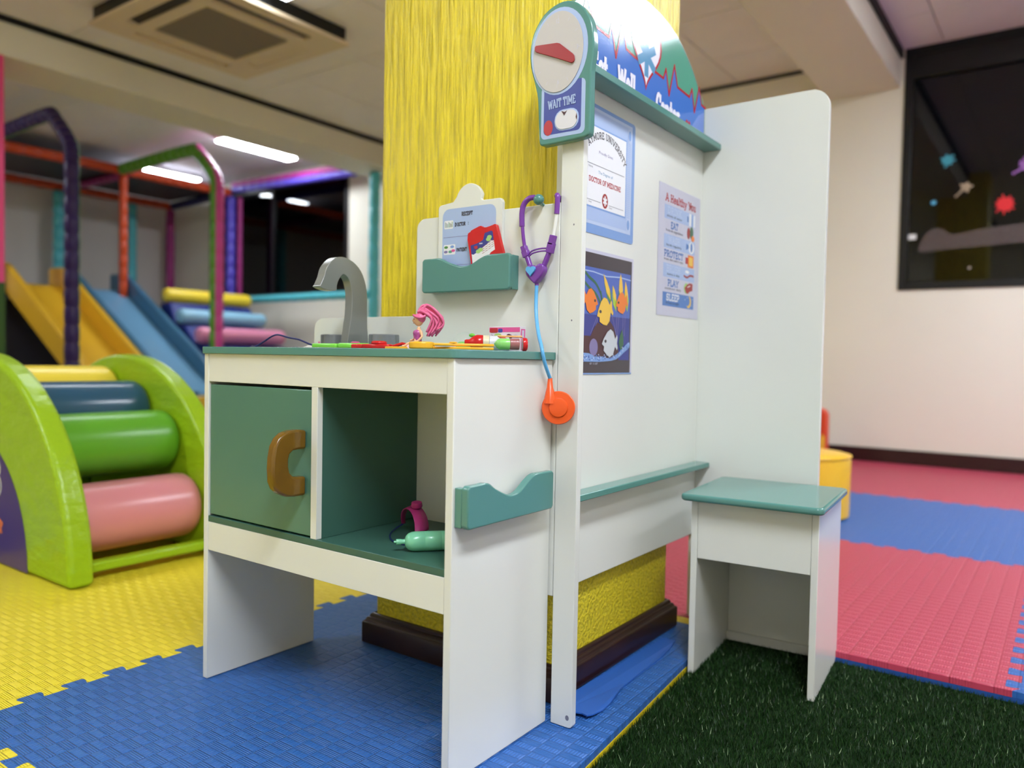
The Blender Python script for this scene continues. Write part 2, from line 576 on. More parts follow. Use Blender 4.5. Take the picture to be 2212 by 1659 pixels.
def word(text, h, wt=.17, sx=1.0, serif=.15, track=.02):
    """list of (quads, pen position, advance) per letter, baseline at 0, cap height h; and the width."""
    x = 0
    out = []
    for ch in text:
        if ch == ' ':
            x += .38 * h * sx
            continue
        wd, st, se = GL[ch]
        qs = []
        for pl in st:
            for a, b in zip(pl[:-1], pl[1:]):
                q_ = quad((a[0] * sx, a[1]), (b[0] * sx, b[1]), wt, .3)
                if q_:
                    qs.append([(px * h, py * h) for px, py in q_])
        for px, py in se:
            yy = py + (wt * .15 if py < .3 else -wt * .15)
            q_ = quad(((px - serif) * sx, yy), ((px + serif) * sx, yy), wt * .8, 0)
            qs.append([(a * h, b * h) for a, b in q_])
        out.append((qs, x, wd * h * sx))
        x += (wd + track) * h * sx
    return out, x - track * h * sx


class Print:
    """flat print: polygons in a plane, laid in thin films one above another."""

    def __init__(self, o, u, v, n, film=.00016):
        self.o, self.u, self.v, self.n = Vector(o), Vector(u), Vector(v), Vector(n)
        self.mb = MB()
        self.names = []
        self.film = film

    def poly(self, pts, m, layer=1):
        if m not in self.names:
            self.names.append(m)
        self.k = getattr(self, 'k', 0) + 1
        b = self.o + self.n * (self.film * layer + (self.k % 24) * self.film * .035)
        vs = [b + self.u * p[0] + self.v * p[1] for p in pts]
        self.mb.add(vs, [tuple(range(len(vs)))], self.names.index(m))
        return self

    def rect(self, x0, x1, y0, y1, m, layer=1, r=0):
        return self.poly(rrect(x0, x1, y0, y1, r, 4), m, layer)

    def ell(self, cx, cy, rx, ry, m, layer=1, n=20, a0=0, a1=360):
        return self.poly(arc(cx, cy, rx, ry, a0, a1, n)[:n if a1 - a0 >= 360 else n + 1], m, layer)

    def line(self, pts, t, m, layer=1):
        for a, b in zip(pts[:-1], pts[1:]):
            q_ = quad(a, b, t, .4)
            if q_:
                self.poly(q_, m, layer)
        return self

    def text(self, s, x, y, h, m, layer=2, align='c', rot=0, fit=None, **kw):
        if fit:
            kw['sx'] = fit / word(s, h, **kw)[1]
        L, wd = word(s, h, **kw)
        x0 = -wd / 2 if align == 'c' else (0 if align == 'l' else -wd)
        c, si = math.cos(rot), math.sin(rot)
        for qs, px, _ in L:
            for q_ in qs:
                self.poly([(x + (a + px + x0) * c - b * si, y + (a + px + x0) * si + b * c) for a, b in q_], m, layer)
        return self

    def arch(self, s, cx, cy, rad, h, m, layer=2, mid=90, step=None, ry=None, fit=None, **kw):
        if fit:
            kw['sx'] = fit / word(s, h, **kw)[1]
        L, wd = word(s, h, **kw)
        ry = ry or rad
        for qs, px, ad in L:
            a = R(mid) - ((px + ad / 2) - wd / 2) / rad
            ox, oy = cx + rad * math.cos(a), cy + ry * math.sin(a)
            t = a - PI / 2
            c, si = math.cos(t), math.sin(t)
            for q_ in qs:
                self.poly([(ox + (u_ - ad / 2) * c - v_ * si, oy + (u_ - ad / 2) * si + v_ * c) for u_, v_ in q_], m, layer)
        return self

    def small(self, s, x, y, h, m, layer=2, align='c', sx=1.0, fit=None):
        """small print in the built-in sans face."""
        cu = bpy.data.curves.new('tmp', 'FONT')
        cu.body = s
        cu.size = 1.0
        cu.resolution_u = 2
        ob = bpy.data.objects.new('tmp', cu)
        COL.objects.link(ob)
        dg = bpy.context.evaluated_depsgraph_get()
        dg.update()
        me = bpy.data.meshes.new_from_object(ob.evaluated_get(dg))
        bpy.data.objects.remove(ob)
        bpy.data.curves.remove(cu)
        if len(me.vertices):
            xs = [v.co.x for v in me.vertices]
            wd = (max(xs) - min(xs))
            k = h / .70
            if fit:
                sx = fit / (wd * k)
            x0 = {'c': -wd / 2, 'l': 0, 'r': -wd}[align] - min(xs)
            if m not in self.names:
                self.names.append(m)
            b = self.o + self.n * (self.film * layer)
            vs = [b + self.u * (x + (v.co.x + x0) * k * sx) + self.v * (y + v.co.y * k) for v in me.vertices]
            self.mb.add(vs, [tuple(p.vertices) for p in me.polygons], self.names.index(m))
        bpy.data.meshes.remove(me)
        return self

    def build(self, name, parent=None, **kw):
        return obj(name, self.mb, [MATS[n] for n in self.names], parent, smooth=0, recalc=False, **kw)

# ================================================================== THE ROOM
XL, XR, YF, YB, ZC = -8.12, 3.1, -3.3, 4.34, 2.472
fl = struct(obj('floor', MB().box(XL - .2, XR + .2, YF - .2, YB + .3, -.10, -.031), CEILB, smooth=0))

# ---- puzzle mats: each tile a piece of the floor, edges cut as dovetail tabs
PER = .0705
TAB = [(.28, -.5), (.265, -.25), (.225, .1), (.22, .3), (.235, .44), (.27, .5), (.73, .5), (.765, .44), (.78, .3), (.775, .1), (.735, -.25), (.72, -.5),
       (.735, -.5)]
TABH = .024


def jig(a, b):
    """dovetail polyline from a to b (b left out)."""
    a, b = np.array(a, float), np.array(b, float)
    L = np.hypot(*(b - a))
    n = max(1, round(L / PER))
    d = (b - a) / L
    nn = np.array((-d[1], d[0]))
    pts = [tuple(a)]
    for i in range(n):
        for t, h in TAB[:-1]:
            pts.append(tuple(a + d * (i + t) * L / n + nn * h * TABH * (1 if 0 < i + t < n else 0)))
    return pts


def tile(x0, x1, y0, y1, m, cut='', z=0.0, th=.0125, name='foam_mat', back=None):
    """cut: sides (l r f b) that are plain straight edges."""
    P = []
    # shared edges always run in the +x / +y sense so that neighbours fit
    f = jig((x0, y0), (x1, y0)) + [(x1, y0)] if 'f' not in cut else [(x0, y0), (x1, y0)]
    r = jig((x1, y0), (x1, y1)) + [(x1, y1)] if 'r' not in cut else [(x1, y0), (x1, y1)]
    b = jig((x0, y1), (x1, y1)) + [(x1, y1)] if 'b' not in cut else [(x0, y1), (x1, y1)]
    l_ = jig((x0, y0), (x0, y1)) + [(x0, y1)] if 'l' not in cut else [(x0, y0), (x0, y1)]
    if back:
        b, r = back, [(x1, y0), back[-1]]
    P = f[:-1] + r[:-1] + b[::-1][:-1] + l_[::-1][:-1]
    A = np.array(P)
    k = len(A)
    d1 = A - np.roll(A, 1, 0)
    d2 = np.roll(A, -1, 0) - A
    d1 /= np.linalg.norm(d1, axis=1)[:, None] + 1e-12
    d2 /= np.linalg.norm(d2, axis=1)[:, None] + 1e-12
    nrm = np.stack((-(d1 + d2)[:, 1], (d1 + d2)[:, 0]), 1)
    nrm /= np.linalg.norm(nrm, axis=1)[:, None] + 1e-12
    B = A + nrm * .0009
    mb = MB()
    vs = [(p[0], p[1], z - th) for p in A] + [(p[0], p[1], z - .0009) for p in A] + [(p[0], p[1], z) for p in B]
    fs = []
    for o in (0, k):
        fs += [(o + i, o + (i + 1) % k, o + (i + 1) % k + k, o + i + k) for i in range(k)]
    fs.append(tuple(range(2 * k, 3 * k)))
    mb.add(vs, fs)
    return obj(name, mb, m, fl, smooth=0, recalc=False)


S = 1.065
GX = [-.735 - S * i for i in range(8)]
# under layers seen only at the cut edges beside the turf
obj('foam_underlay', MB().prism([(-.735, YF), (.154, YF), (.1533, -.33), (.0590, .868), (-.735, .868)], (0, 0, -.0295), (1, 0, 0), (0, 1, 0), (0, 0, 1), .0165), mat('yellow_foam_edge', 'd8c21e', .6, .2), fl, smooth=0)
obj('foam_underlay', MB().box(-.6, XR, .8725, YB - .02, -.0295, -.0130), mat('blue_foam_edge', '2c58a4', .6, .2), fl, smooth=0)
obj('foam_underlay', MB().box(XL, -.735, YF, YB - .02, -.0295, -.0130), MATS['yellow_foam_edge'], fl, smooth=0)
tile(-.735, .1525, -.330, .8725, MB_, 'rb', back=[(-.735, .8725), (-.40, .8725), (-.40, .832), (.0609, .832)])                       # blue mat under the play set
tile(-.735, .1525, -1.395, -.330, MY_, 'r')
tile(-.735, .112, -2.46, -1.395, MB_, 'rf')
tile(-.398, .0600, .834, .8715, MY_, 'flrb', name='foam_mat_edging')
PX = [-.46, .605, 1.67, 2.735]
PY = [.8725, 1.945, 3.02, 4.32]
cols = [[MP_, MB_, MP_], [MB_, MP_, MB_], [MP_, MB_, MP_]]
for i in range(3):
    for j in range(3):
        if i == 1 and j > 0:
            m_ = [None, MB_, MP_][j]
        else:
            m_ = cols[i][j]
        tile(PX[i], PX[i + 1], PY[j], PY[j + 1], m_, ('f' if j == 0 else '') + ('b' if j == 2 else '') + ('r' if i == 2 else ''))
tile(-.735, -.46, .8725, 1.945, MB_, 'f')
tile(-.735, -.46, 1.945, 3.02, MY_, '')
tile(-.735, -.46, 3.02, 4.32, MB_, 'b')
ycol = [[0, 0, 0, 0, 0, 0, 0], [1, 1, 0, 1, 0, 1, 0], [0, 1, 0, 1, 0, 1, 0]]
YY = [-2.46, -1.395, -.330, .8725, 1.945, 3.02, 4.32]
for i in range(7):
    x1, x0 = GX[i], max(GX[i + 1] if i < 6 else XL + .02, XL + .02)
    for j in range(6):
        m_ = MY_ if (i == 0 or (i + j) % 2 == 0) else MB_
        tile(x0, x1, YY[j], YY[j + 1], m_, ('f' if j == 0 else '') + ('b' if j == 5 else '') + ('l' if i == 6 else ''))

# torn strip of smooth blue foam peeling along the column
fp = [(-.012, .275), (.012, .283), (.026, .284), (.040, .291), (.051, .288), (.055, .300), (.057, .330), (.054, .362), (.049, .395), (.041, .421), (.037, .47), (.035, .52),
      (.034, .60), (.028, .66), (.018, .71), (-.010, .715)]
mbf = MB()
mbf.prism(fp, (0, 0, .0004), (1, 0, 0), (0, 1, 0), (0, 0, 1), .0022)
mbf.v = [(x, y, z + .009 * max(0, 1 - (y - .27) / .10) ** 2 + .006 * max(0, 1 - abs(y - .40) / .05) * max(0, (x - .02) / .04)) for x, y, z in mbf.v]
tag(obj('torn_mat_strip', mbf, BFLAP, loc=(.02, .5, 0), smooth=0), 'torn strip of smooth blue foam peeling along the foot of the yellow column', 'mat strip')

# ---- walls
def wall(name, m, *boxes):
    mb = MB()
    for b in boxes:
        mb.box(*b)
    return struct(obj(name, mb, m, smooth=0))


W1 = (-7.33, -5.03, 1.185, 2.36)
W2 = (-.195, 2.7, 1.042, 2.42)
T = .12
wb = wall('wall_back', CREAM,
          (XL - T, W1[0], YB, YB + T, -.05, ZC + .05), (W1[0], W1[1], YB, YB + T, -.05, W1[2]), (W1[0], W1[1], YB, YB + T, W1[3], ZC + .05),
          (W1[1], W2[0], YB, YB + T, -.05, ZC + .05), (W2[0], W2[1], YB, YB + T, -.05, W2[2]), (W2[0], W2[1], YB, YB + T, W2[3], ZC + .05),
          (W2[1], XR + T, YB, YB + T, -.05, ZC + .05))
wall('wall_left', GREYWALL, (XL - T, XL, YF, YB, -.05, ZC + .05))
wall('wall_right', CREAM, (XR, XR + T, YF, YB, -.05, ZC + .05))
wall('wall_front', CREAM, (XL - T, XR + T, YF - T, YF, -.05, ZC + .05))
struct(obj('baseboard_back', MB().box(-4.25, XR - .01, YB - .016, YB - .0005, .0005, .085), BROWN, bevel=.004))
for k_, (a0, a1) in enumerate(((XL + .01, W1[0]),)):
    pass

# ---- windows: black frames, dark glass
for k_, (x0, x1, z0, z1) in enumerate((W1, W2)):
    wn = bpy.data.objects.new('window_%d' % (k_ + 1), None)
    COL.objects.link(wn)
    wn.location = ((x0 + x1) / 2, YB, z0)
    wn['kind'] = 'structure'
    WM[wn.name] = Matrix.Translation(wn.location)
    fw = .045
    top = .13 if k_ else .05
    obj('window_frame', MB().box(x0, x0 + fw, YB - .012, YB + .05, z0, z1).box(x1 - fw, x1, YB - .012, YB + .05, z0, z1)
        .box(x0 + fw, x1 - fw, YB - .012, YB + .05, z0, z0 + fw).box(x0 + fw, x1 - fw, YB - .012, YB + .05, z1 - top, z1), BLACK, wn, bevel=.003)
    mids = (-6.2,) if k_ == 0 else (1.3,)
    for mx_ in mids:
        obj('window_mullion', MB().box(mx_ - .022, mx_ + .022, YB - .006, YB + .045, z0 + fw, z1 - top), BLACK, wn, bevel=.003)
    obj('window_pane', MB().box(x0 + fw, x1 - fw, YB + .018, YB + .024, z0 + fw, z1 - top), GLASSM, wn, smooth=0)

# ---- ceiling: backing slab, tiles lifted one by one, beams
ce = struct(obj('ceiling', MB().box(XL - T, XR + T, YF - T, YB + T, ZC + .012, ZC + .1), CEILB, smooth=0))
BE = [(-4.70, -4.28), (-.63, -.22)]
xs = [(.006 + .61 * i) for i in range(-14, 6)]
cuts = [XL, *BE[0], *BE[1], XR]
cells = []
for a, b in zip(xs[:-1], xs[1:]):
    segs = [(a, b)]
    for c0, c1 in ((-99, XL), BE[0], BE[1], (XR, 99)):
        n_ = []
        for s0, s1 in segs:
            if c1 <= s0 or c0 >= s1:
                n_.append((s0, s1))
            else:
                if c0 > s0:
                    n_.append((s0, c0))
                if c1 < s1:
                    n_.append((c1, s1))
        segs = n_
    cells += [s for s in segs if s[1] - s[0] > .02]
ys = [3.252 + .61 * i for i in range(-11, 3)]
ysegs = [(max(a, YF), min(b, YB)) for a, b in zip(ys[:-1], ys[1:]) if min(b, YB) - max(a, YF) > .02]
cache = {}
for a, b in cells:
    for c, d in ysegs:
        if d < -1.0:                                   # out of sight: left to the joined field below
            continue
        key = (round(b - a, 3), round(d - c, 3))
        if key not in cache:
            g_ = .0035
            mb = MB().box(g_, key[0] - g_, g_, key[1] - g_, 0, .011)
            me = bpy.data.meshes.new('ceiling_tile')
            me.from_pydata(mb.v, [], mb.f)
            me.materials.append(CEILM)
            cache[key] = me
        o = bpy.data.objects.new('ceiling_tile', cache[key])
        COL.objects.link(o)
        o.parent = ce
        o.location = (a, c, ZC)
mbt = MB()
for a, b in cells:
    for c, d in ysegs:
        if d < -1.0:
            mbt.box(a + .0035, b - .0035, c + .0035, d - .0035, ZC, ZC + .011)
o = obj('ceiling_tile_field', mbt, CEILM, ce, smooth=0)
o['kind'] = 'stuff'
for k_, (a, b) in enumerate(BE):
    struct(obj('trim_%d' % (k_ + 1), MB().box(a, b, YF, YB - .001, 2.251, ZC + .011), BEAMM, bevel=.006))
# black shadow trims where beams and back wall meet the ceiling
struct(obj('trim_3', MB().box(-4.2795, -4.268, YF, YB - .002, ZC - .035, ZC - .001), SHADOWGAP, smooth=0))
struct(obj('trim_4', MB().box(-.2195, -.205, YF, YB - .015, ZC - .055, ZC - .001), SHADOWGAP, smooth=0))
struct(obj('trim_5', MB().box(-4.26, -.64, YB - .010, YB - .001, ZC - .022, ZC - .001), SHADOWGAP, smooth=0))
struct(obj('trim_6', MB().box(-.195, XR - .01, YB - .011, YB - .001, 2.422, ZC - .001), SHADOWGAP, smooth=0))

# ---- the yellow column behind the play set
PXL, PXR, PYF, PYB = -.475, -.040, .320, .790
cg = 24
mb = MB().prism(rrect(PXL, PXR, PYF, PYB, .012, 3), (0, 0, .0005), (1, 0, 0), (0, 1, 0), (0, 0, 1), ZC - .002)
pil = struct(obj('pillar', mb, YPLASTER))
prof = [(.0, 0), (.018, 0), (.018, .040), (.0165, .044), (.0125, .045), (.0125, .049), (.010, .0515), (.0065, .052), (.0065, .057), (.003, .060), (0, .060)]
mbb = MB()
ring = [(PXL, PYF), (PXR, PYF), (PXR, PYB), (PXL, PYB)]
sg = [(-1, -1), (1, -1), (1, 1), (-1, 1)]
vs, fs = [], []
for (x, y), (sx_, sy_) in zip(ring, sg):
    for d, z in prof:
        vs.append((x + sx_ * (d + .0006), y + sy_ * (d + .0006), z + .0006))
k = len(prof)
for i in range(4):
    for j in range(k - 1):
        fs.append((i * k + j, ((i + 1) % 4) * k + j, ((i + 1) % 4) * k + j + 1, i * k + j + 1))
mbb.add(vs, fs)
struct(obj('baseboard_pillar', mbb, BROWN, bevel=.002))

# ---- painted column under the far beam, pink above and dark green below
pc = obj('pillar_far', MB().box(-4.695, -4.285, .50, 1.085, .97, 2.2505), PINKW, smooth=0)
struct(pc)
obj('lower_band', MB().box(-4.697, -4.283, .498, 1.087, .0005, .9695), GREENW, pc, smooth=0)

# ---- ceiling lamps (they light the room)
for x, y, wx, ly, rad in LAMPS:
    where = {-5.34: 'slim white ceiling lamp glowing just beyond the far beam', -6.96: 'slim white ceiling lamp glowing above the climbing frame canopy',
             -2.62: 'slim white ceiling lamp beside the air conditioner', 1.225: 'wide white ceiling lamp over the pink mats beside the play set',
             1.15: 'wide white ceiling lamp over the turf in front of the play set', -2.0: 'wide white ceiling lamp over the yellow mats in front of the roller climber',
             -4.6: 'wide white ceiling lamp before the far beam', -6.2: 'unseen slim white ceiling lamp added over the front of the slides to brighten the back wall', 2.1: 'unseen wide white ceiling lamp added near the right wall to brighten the examination side'}[x]
    t = thing('ceiling_lamp', where, 'lamp', (x, y, ZC), 0, 'ceiling lamps')
    z1, z0 = ZC - .001, ZC - .055
    obj('lamp_frame', MB().box(x - wx / 2, x + wx / 2, y - ly / 2, y + ly / 2, z0 + .012, z1), LAMPF, t, bevel=.004)
    LAMPM = mat('lamp_diffuser', 'ffffff', .5, .2, emit=('eef6ff', rad))
    obj('diffuser', MB().box(x - wx / 2 + .012, x + wx / 2 - .012, y - ly / 2 + .012, y + ly / 2 - .012, z0, z0 + .0118), LAMPM, t, bevel=.004)

# ---- air conditioner cassette
ax0, ax1, ay0, ay1, az = -3.755, -2.765, 1.30, 2.29, 2.372
t = thing('air_conditioner', 'square beige cassette air conditioner hanging from the ceiling above the climber', 'air conditioner', ((ax0 + ax1) / 2, (ay0 + ay1) / 2, ZC))
obj('housing', MB().box(ax0 + .015, ax1 - .015, ay0 + .015, ay1 - .015, az + .021, ZC - .001), BLACK, t, bevel=.003)
mb = MB()
i0, i1 = .235, .755                     # grille opening
sl = (.085, .155)                       # slot band from the rim
L = ax1 - ax0


def acbox(u0, u1, v0, v1, z0=az, z1=az + .020):
    mb.box(ax0 + u0, ax0 + u1, ay0 + v0, ay0 + v1, z0, z1)


for u0, u1 in ((0, sl[0]), (sl[1], i0), (i1, L - sl[1]), (L - sl[0], L)):
    acbox(u0, u1, 0, L)
for u0, u1 in ((sl[0], sl[1]), (L - sl[1], L - sl[0])):
    acbox(u0, u1, 0, .20)
    acbox(u0, u1, L - .20, L)
for v0, v1 in ((0, sl[0]), (sl[1], i0), (i1, L - sl[1]), (L - sl[0], L)):
    acbox(i0, i1, v0, v1)
obj('fascia', mb, ACP, t, smooth=0)
for nm, (u0, u1, v0, v1) in (('a', (sl[0], sl[1], .2, L - .2)), ('b', (L - sl[1], L - sl[0], .2, L - .2)), ('c', (i0, i1, sl[0], sl[1])), ('d', (i0, i1, L - sl[1], L - sl[0]))):
    g_ = .004
    if nm in 'ab':
        mb = MB().prism([(0, .016), (.060, .002), (.060, .006), (0, .020)], (ax0 + u0 + .005, ay0 + v0 + g_, az), (1, 0, 0), (0, 0, 1), (0, 1, 0), v1 - v0 - 2 * g_)
    else:
        mb = MB().prism([(0, .016), (.060, .002), (.060, .006), (0, .020)], (ax0 + u0 + g_, ay0 + v0 + .005, az), (0, 1, 0), (0, 0, 1), (1, 0, 0), u1 - u0 - 2 * g_)
    obj('air_flap', mb, BLACK if nm in 'bc' else ACP, t, smooth=0)
gr = obj('grille', MB().box(ax0 + i0 + .006, ax0 + i1 - .006, ay0 + i0 + .006, ay0 + i1 - .006, az + .010, az + .018), ACG, t, smooth=0)
mb = MB()
for q_ in np.arange(i0 + .02, i1 - .02, .022):
    mb.box(ax0 + q_, ax0 + q_ + .008, ay0 + i0 + .01, ay0 + i1 - .01, az + .001, az + .010)
o = obj('grille_slats', mb, ACG, gr, smooth=0)
o['kind'] = 'stuff'

# ================================================================== ARTIFICIAL TURF
t = thing('turf_rug', 'dark green artificial turf rug under and in front of the stool', 'rug', (.66, .25, -.03))
obj('backing', MB().prism([(.156, -1.1), (1.45, -1.1), (1.45, .8700), (.0610, .8700), (.1560, -.33)], (0, 0, -.0305), (1, 0, 0), (0, 1, 0), (0, 0, 1), .0090), TURF, t, smooth=0)
NBL = 150000
bx_ = rng.uniform(.058, 1.05, NBL)
by_ = -.42 + 1.288 * rng.uniform(0, 1, NBL)
bx_ = np.maximum(bx_, .1290 - .0788 * by_ + rng.uniform(0, .02, NBL))
hh = rng.uniform(.006, .0125, NBL)
an = rng.uniform(0, 2 * PI, NBL)
ln = rng.uniform(.001, .007, NBL)
wd_ = rng.uniform(.0005, .0010, NBL)
tr_ = an + rng.uniform(-1.2, 1.2, NBL)
base = np.stack((bx_, by_, np.full(NBL, -.0218)), 1)
side = np.stack((np.cos(an + PI / 2) * wd_, np.sin(an + PI / 2) * wd_, np.zeros(NBL)), 1)
tip = base + np.stack((np.cos(tr_) * ln, np.sin(tr_) * ln, hh), 1)
tip[:, 1] = np.minimum(tip[:, 1], .8705)
tip[:, 0] = np.maximum(tip[:, 0], .1282 - .0788 * tip[:, 1])
V = np.empty((NBL * 3, 3))
V[0::3] = base - side
V[1::3] = base + side
V[2::3] = tip
V -= np.array((.66, .25, -.03))
me = bpy.data.meshes.new('grass_pile')
me.vertices.add(NBL * 3)
me.vertices.foreach_set('co', V.ravel())
me.loops.add(NBL * 3)
me.loops.foreach_set('vertex_index', np.arange(NBL * 3))
me.polygons.add(NBL)
me.polygons.foreach_set('loop_start', np.arange(NBL) * 3)
me.materials.append(GRASS)
me.update()
me.validate()
o = link('grass_pile', me, t)
o['kind'] = 'stuff'

# ================================================================== THE DOCTOR PLAY SET
SET = thing('doctor_play_set', 'white and teal wooden doctor role-play station standing against the yellow column', 'play station', (-.2, .2, 0.001))
CW, CD, CT = .585, .2429, .0129
Z1 = .588
ZT = .600


def part(name, mb, m, parent=None, **kw):
    return obj(name, mb, m, parent or SET, **kw)


bv = dict(bevel=.0012, seg=2)
part('side_panel', MB().box(-CW, -CW + CT, 0, CD, .001, Z1), WHITE, **bv)
part('side_panel', MB().box(-CT, 0, 0, CD, .001, Z1), WHITE, **bv)
part('apron', MB().box(-CW + CT + .0002, -CT - .0002, .001, .0135, .5384, Z1), WHITE, bevel=.0008)
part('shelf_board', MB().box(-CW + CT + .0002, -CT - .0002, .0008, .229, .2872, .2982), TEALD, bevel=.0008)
part('bottom_rail', MB().box(-CW + CT + .0002, -CT - .0002, .0008, .0135, .2356, .2870), WHITE, bevel=.0008)
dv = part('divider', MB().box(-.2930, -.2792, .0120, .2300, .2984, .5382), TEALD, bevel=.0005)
part('edge_strip', MB().box(-.2932, -.2790, .0008, .0118, .2984, .5382), WHITE, dv, bevel=.0006)
part('back_panel', MB().box(-CW + CT + .0002, -CT - .0002, .2305, .2427, .2356, Z1), WHITE, bevel=.0008)
dr = part('cabinet_door', MB().box(-.5705, -.2948, .0030, .0150, .3008, .5335), TEALSHADE, bevel=.0016)
hp = [(.0025, .4695), (-.014, .4712), (-.028, .4703), (-.041, .4668), (-.0505, .4595), (-.0575, .4475), (-.0608, .430), (-.0618, .412), (-.0606, .393), (-.0555, .3815), (-.047, .3737),
      (-.034, .3675), (-.018, .3655), (.0025, .3655), (.0025, .3960), (-.0135, .3965), (-.0225, .3985), (-.0285, .4045), (-.0308, .414), (-.0308, .426), (-.0287, .4335), (-.0225, .4385), (-.0125, .4395), (.0025, .4395)]
part('handle', MB().prism(hp, (-.3235, 0, 0), (0, 1, 0), (0, 0, 1), (1, 0, 0), .0175), WOOD, dr, bevel=.0042, seg=3, smooth=50)
# countertop with softly rounded corners
ctp = rrect(-CW - .0057, .0057, -.0057, CD, (.012, .013, .001, .001), 6)
part('countertop', MB().prism(ctp, (0, 0, Z1 + .0002), (1, 0, 0), (0, 1, 0), (0, 0, 1), ZT - Z1), TEAL, bevel=.0042, seg=4, smooth=40)
# sink basin rim let into the top
sk = part('sink_basin', MB().prism(rrect(-.515, -.300, .030, .150, .03, 6), (0, 0, ZT + .0004), (1, 0, 0), (0, 1, 0), (0, 0, 1), .0010), GREY, smooth=30)
# faucet: a thick painted board cut to a gooseneck
fp = smooth_closed([(.209, .601), (.209, .640), (.208, .672), (.2065, .709), (.196, .738), (.1795, .755), (.158, .764), (.140, .7645), (.125, .758), (.111, .743), (.1055, .727), (.098, .712), (.0955, .708),
                    (.112, .7035), (.1325, .7035), (.1345, .712), (.138, .722), (.145, .7315), (.1505, .7345), (.158, .731), (.165, .722), (.1705, .700), (.1695, .664), (.1655, .640), (.164, .601)], 3)
fp = [(a, max(b, .6016)) for a, b in fp]
part('faucet', MB().prism(fp, (-.4085, 0, 0), (0, 1, 0), (0, 0, 1), (1, 0, 0), .019), SILVER, bevel=.003, seg=3, smooth=50)
for cx in (-.471, -.340):
    mb = MB()
    prof = []
    for i in range(48):
        a = 2 * PI * i / 48
        r = .0255 + .0018 * math.cos(a * 8)
        prof.append((cx + r * math.cos(a), .203 + r * math.sin(a)))
    mb.prism(prof, (0, 0, ZT + .0016), (1, 0, 0), (0, 1, 0), (0, 0, 1), .027)
    part('tap_knob', mb, GREY, bevel=.0015, smooth=50)
# stepped backsplash board behind the counter
BY0, BY1 = .2460, .2582
bs = [(-.585, .206), (.0070, .206), (.0070, .8385), (-.285, .8385)] + arc(-.285, .8205, .018, .018, 90, 180, 6) + [(-.303, .6635), (-.560, .6635)] + arc(-.560, .6385, .025, .025, 90, 180, 6)
bsp = part('backsplash', MB().prism(bs, (0, BY1, 0), (1, 0, 0), (0, 0, 1), (0, -1, 0), BY1 - BY0), WHITE, bevel=.0016, smooth=40)
pr = Print((0, BY0, 0), (1, 0, 0), (0, 0, 1), (0, -1, 0))
pr.rect(-.571, -.566, .610, .6165, 'p_pink', 1)
pr.build('sticker_scrap', bsp)
# tall narrow post panel
part('post_panel', MB().prism(rrect(.0085, .0485, .001, 1.130, (.001, .006, .001, .001), 3), (0, .2572, 0), (1, 0, 0), (0, 0, 1), (0, -1, 0), .0130), WHITE, bevel=.0012)


SH = Print((0, .2442, 0), (1, 0, 0), (0, 0, 1), (0, -1, 0))
for x_, z_ in ((.0335, .8010), (.0330, .6510)):
    SH.ell(x_, z_, .0013, .0016, 'p_grey', 1, 10)
SH.ell(.0400, .0170, .0035, .0045, 'p_grey', 1, 9)
SH.build('scuff_marks', SET)['kind'] = 'stuff'


def pocket_front(x0, x1, zb, zt, sag):
    w_ = x1 - x0
    top = [(x0, zt)]
    left = x0 + w_ * .215
    mid = x0 + w_ * .50
    right = x0 + w_ * .76
    pts = smooth_open([(x0 + w_ * .12, zt), (left, zt - .0005), (x0 + w_ * .30, zt - sag * .45), (x0 + w_ * .43, zt - sag * .93), (mid, zt - sag), (x0 + w_ * .575, zt - sag * .86), (x0 + w_ * .68, zt - sag * .30), (right, zt - .0005), (x0 + w_ * .86, zt)], 4)
    return [(x0 + .004, zb), (x1 - .004, zb), (x1, zb + .004), (x1, zt - .004), (x1 - .004, zt)] + pts[::-1] + [(x0 + .004, zt), (x0, zt - .004), (x0, zb + .004)]


# pocket on the backsplash
px0, px1, pz0, pz1, py0 = -.2640, -.0715, .7015, .7612, .2190
wp = part('wall_pocket', MB().prism(pocket_front(px0, px1, pz0, pz1, .0165), (0, py0 + .0092, 0), (1, 0, 0), (0, 0, 1), (0, -1, 0), .0092), TEAL, bevel=.0022, seg=3, smooth=40)
part('pocket_side', MB().box(px0 + .001, px0 + .011, py0 + .0094, BY0 - .0002, pz0 + .001, pz1 - .004), TEAL, wp, bevel=.001)
part('pocket_side', MB().box(px1 - .011, px1 - .001, py0 + .0094, BY0 - .0002, pz0 + .001, pz1 - .002), TEAL, wp, bevel=.001)
part('pocket_floor', MB().box(px0 + .0112, px1 - .0112, py0 + .0094, BY0 - .0002, pz0 + .001, pz0 + .008), TEAL, wp, bevel=.001)
# pocket on the right side of the counter
sp_ = part('side_pocket', MB().prism(pocket_front(.0035, .2150, .3565, .4160, .024), (.0125, 0, 0), (0, 1, 0), (0, 0, 1), (1, 0, 0), .012), TEAL, bevel=.0022, seg=3, smooth=40)
part('pocket_side', MB().box(.0002, .0123, .0045, .0150, .3575, .4120), TEAL, sp_, bevel=.001)
part('pocket_side', MB().box(.0002, .0123, .2035, .2140, .3575, .4120), TEAL, sp_, bevel=.001)
# ball hook on top of the backsplash
mb = MB().ball((-.0265, .2330, .8440), .0088, 16).lathe([(.003, 0), (.003, .0125)], (-.0265, .2335, .8395), (0, 1, -.12), 10)
part('coat_hook', mb, TEAL, smooth=60)


# ---- waiting room clock board on the post
def WYf(y):  # examination wall coordinates, scaled about the camera so the stool clears the end panel
    return 1.0485 * y + .0387


def WZf(z):
    return 1.0485 * z - .0286


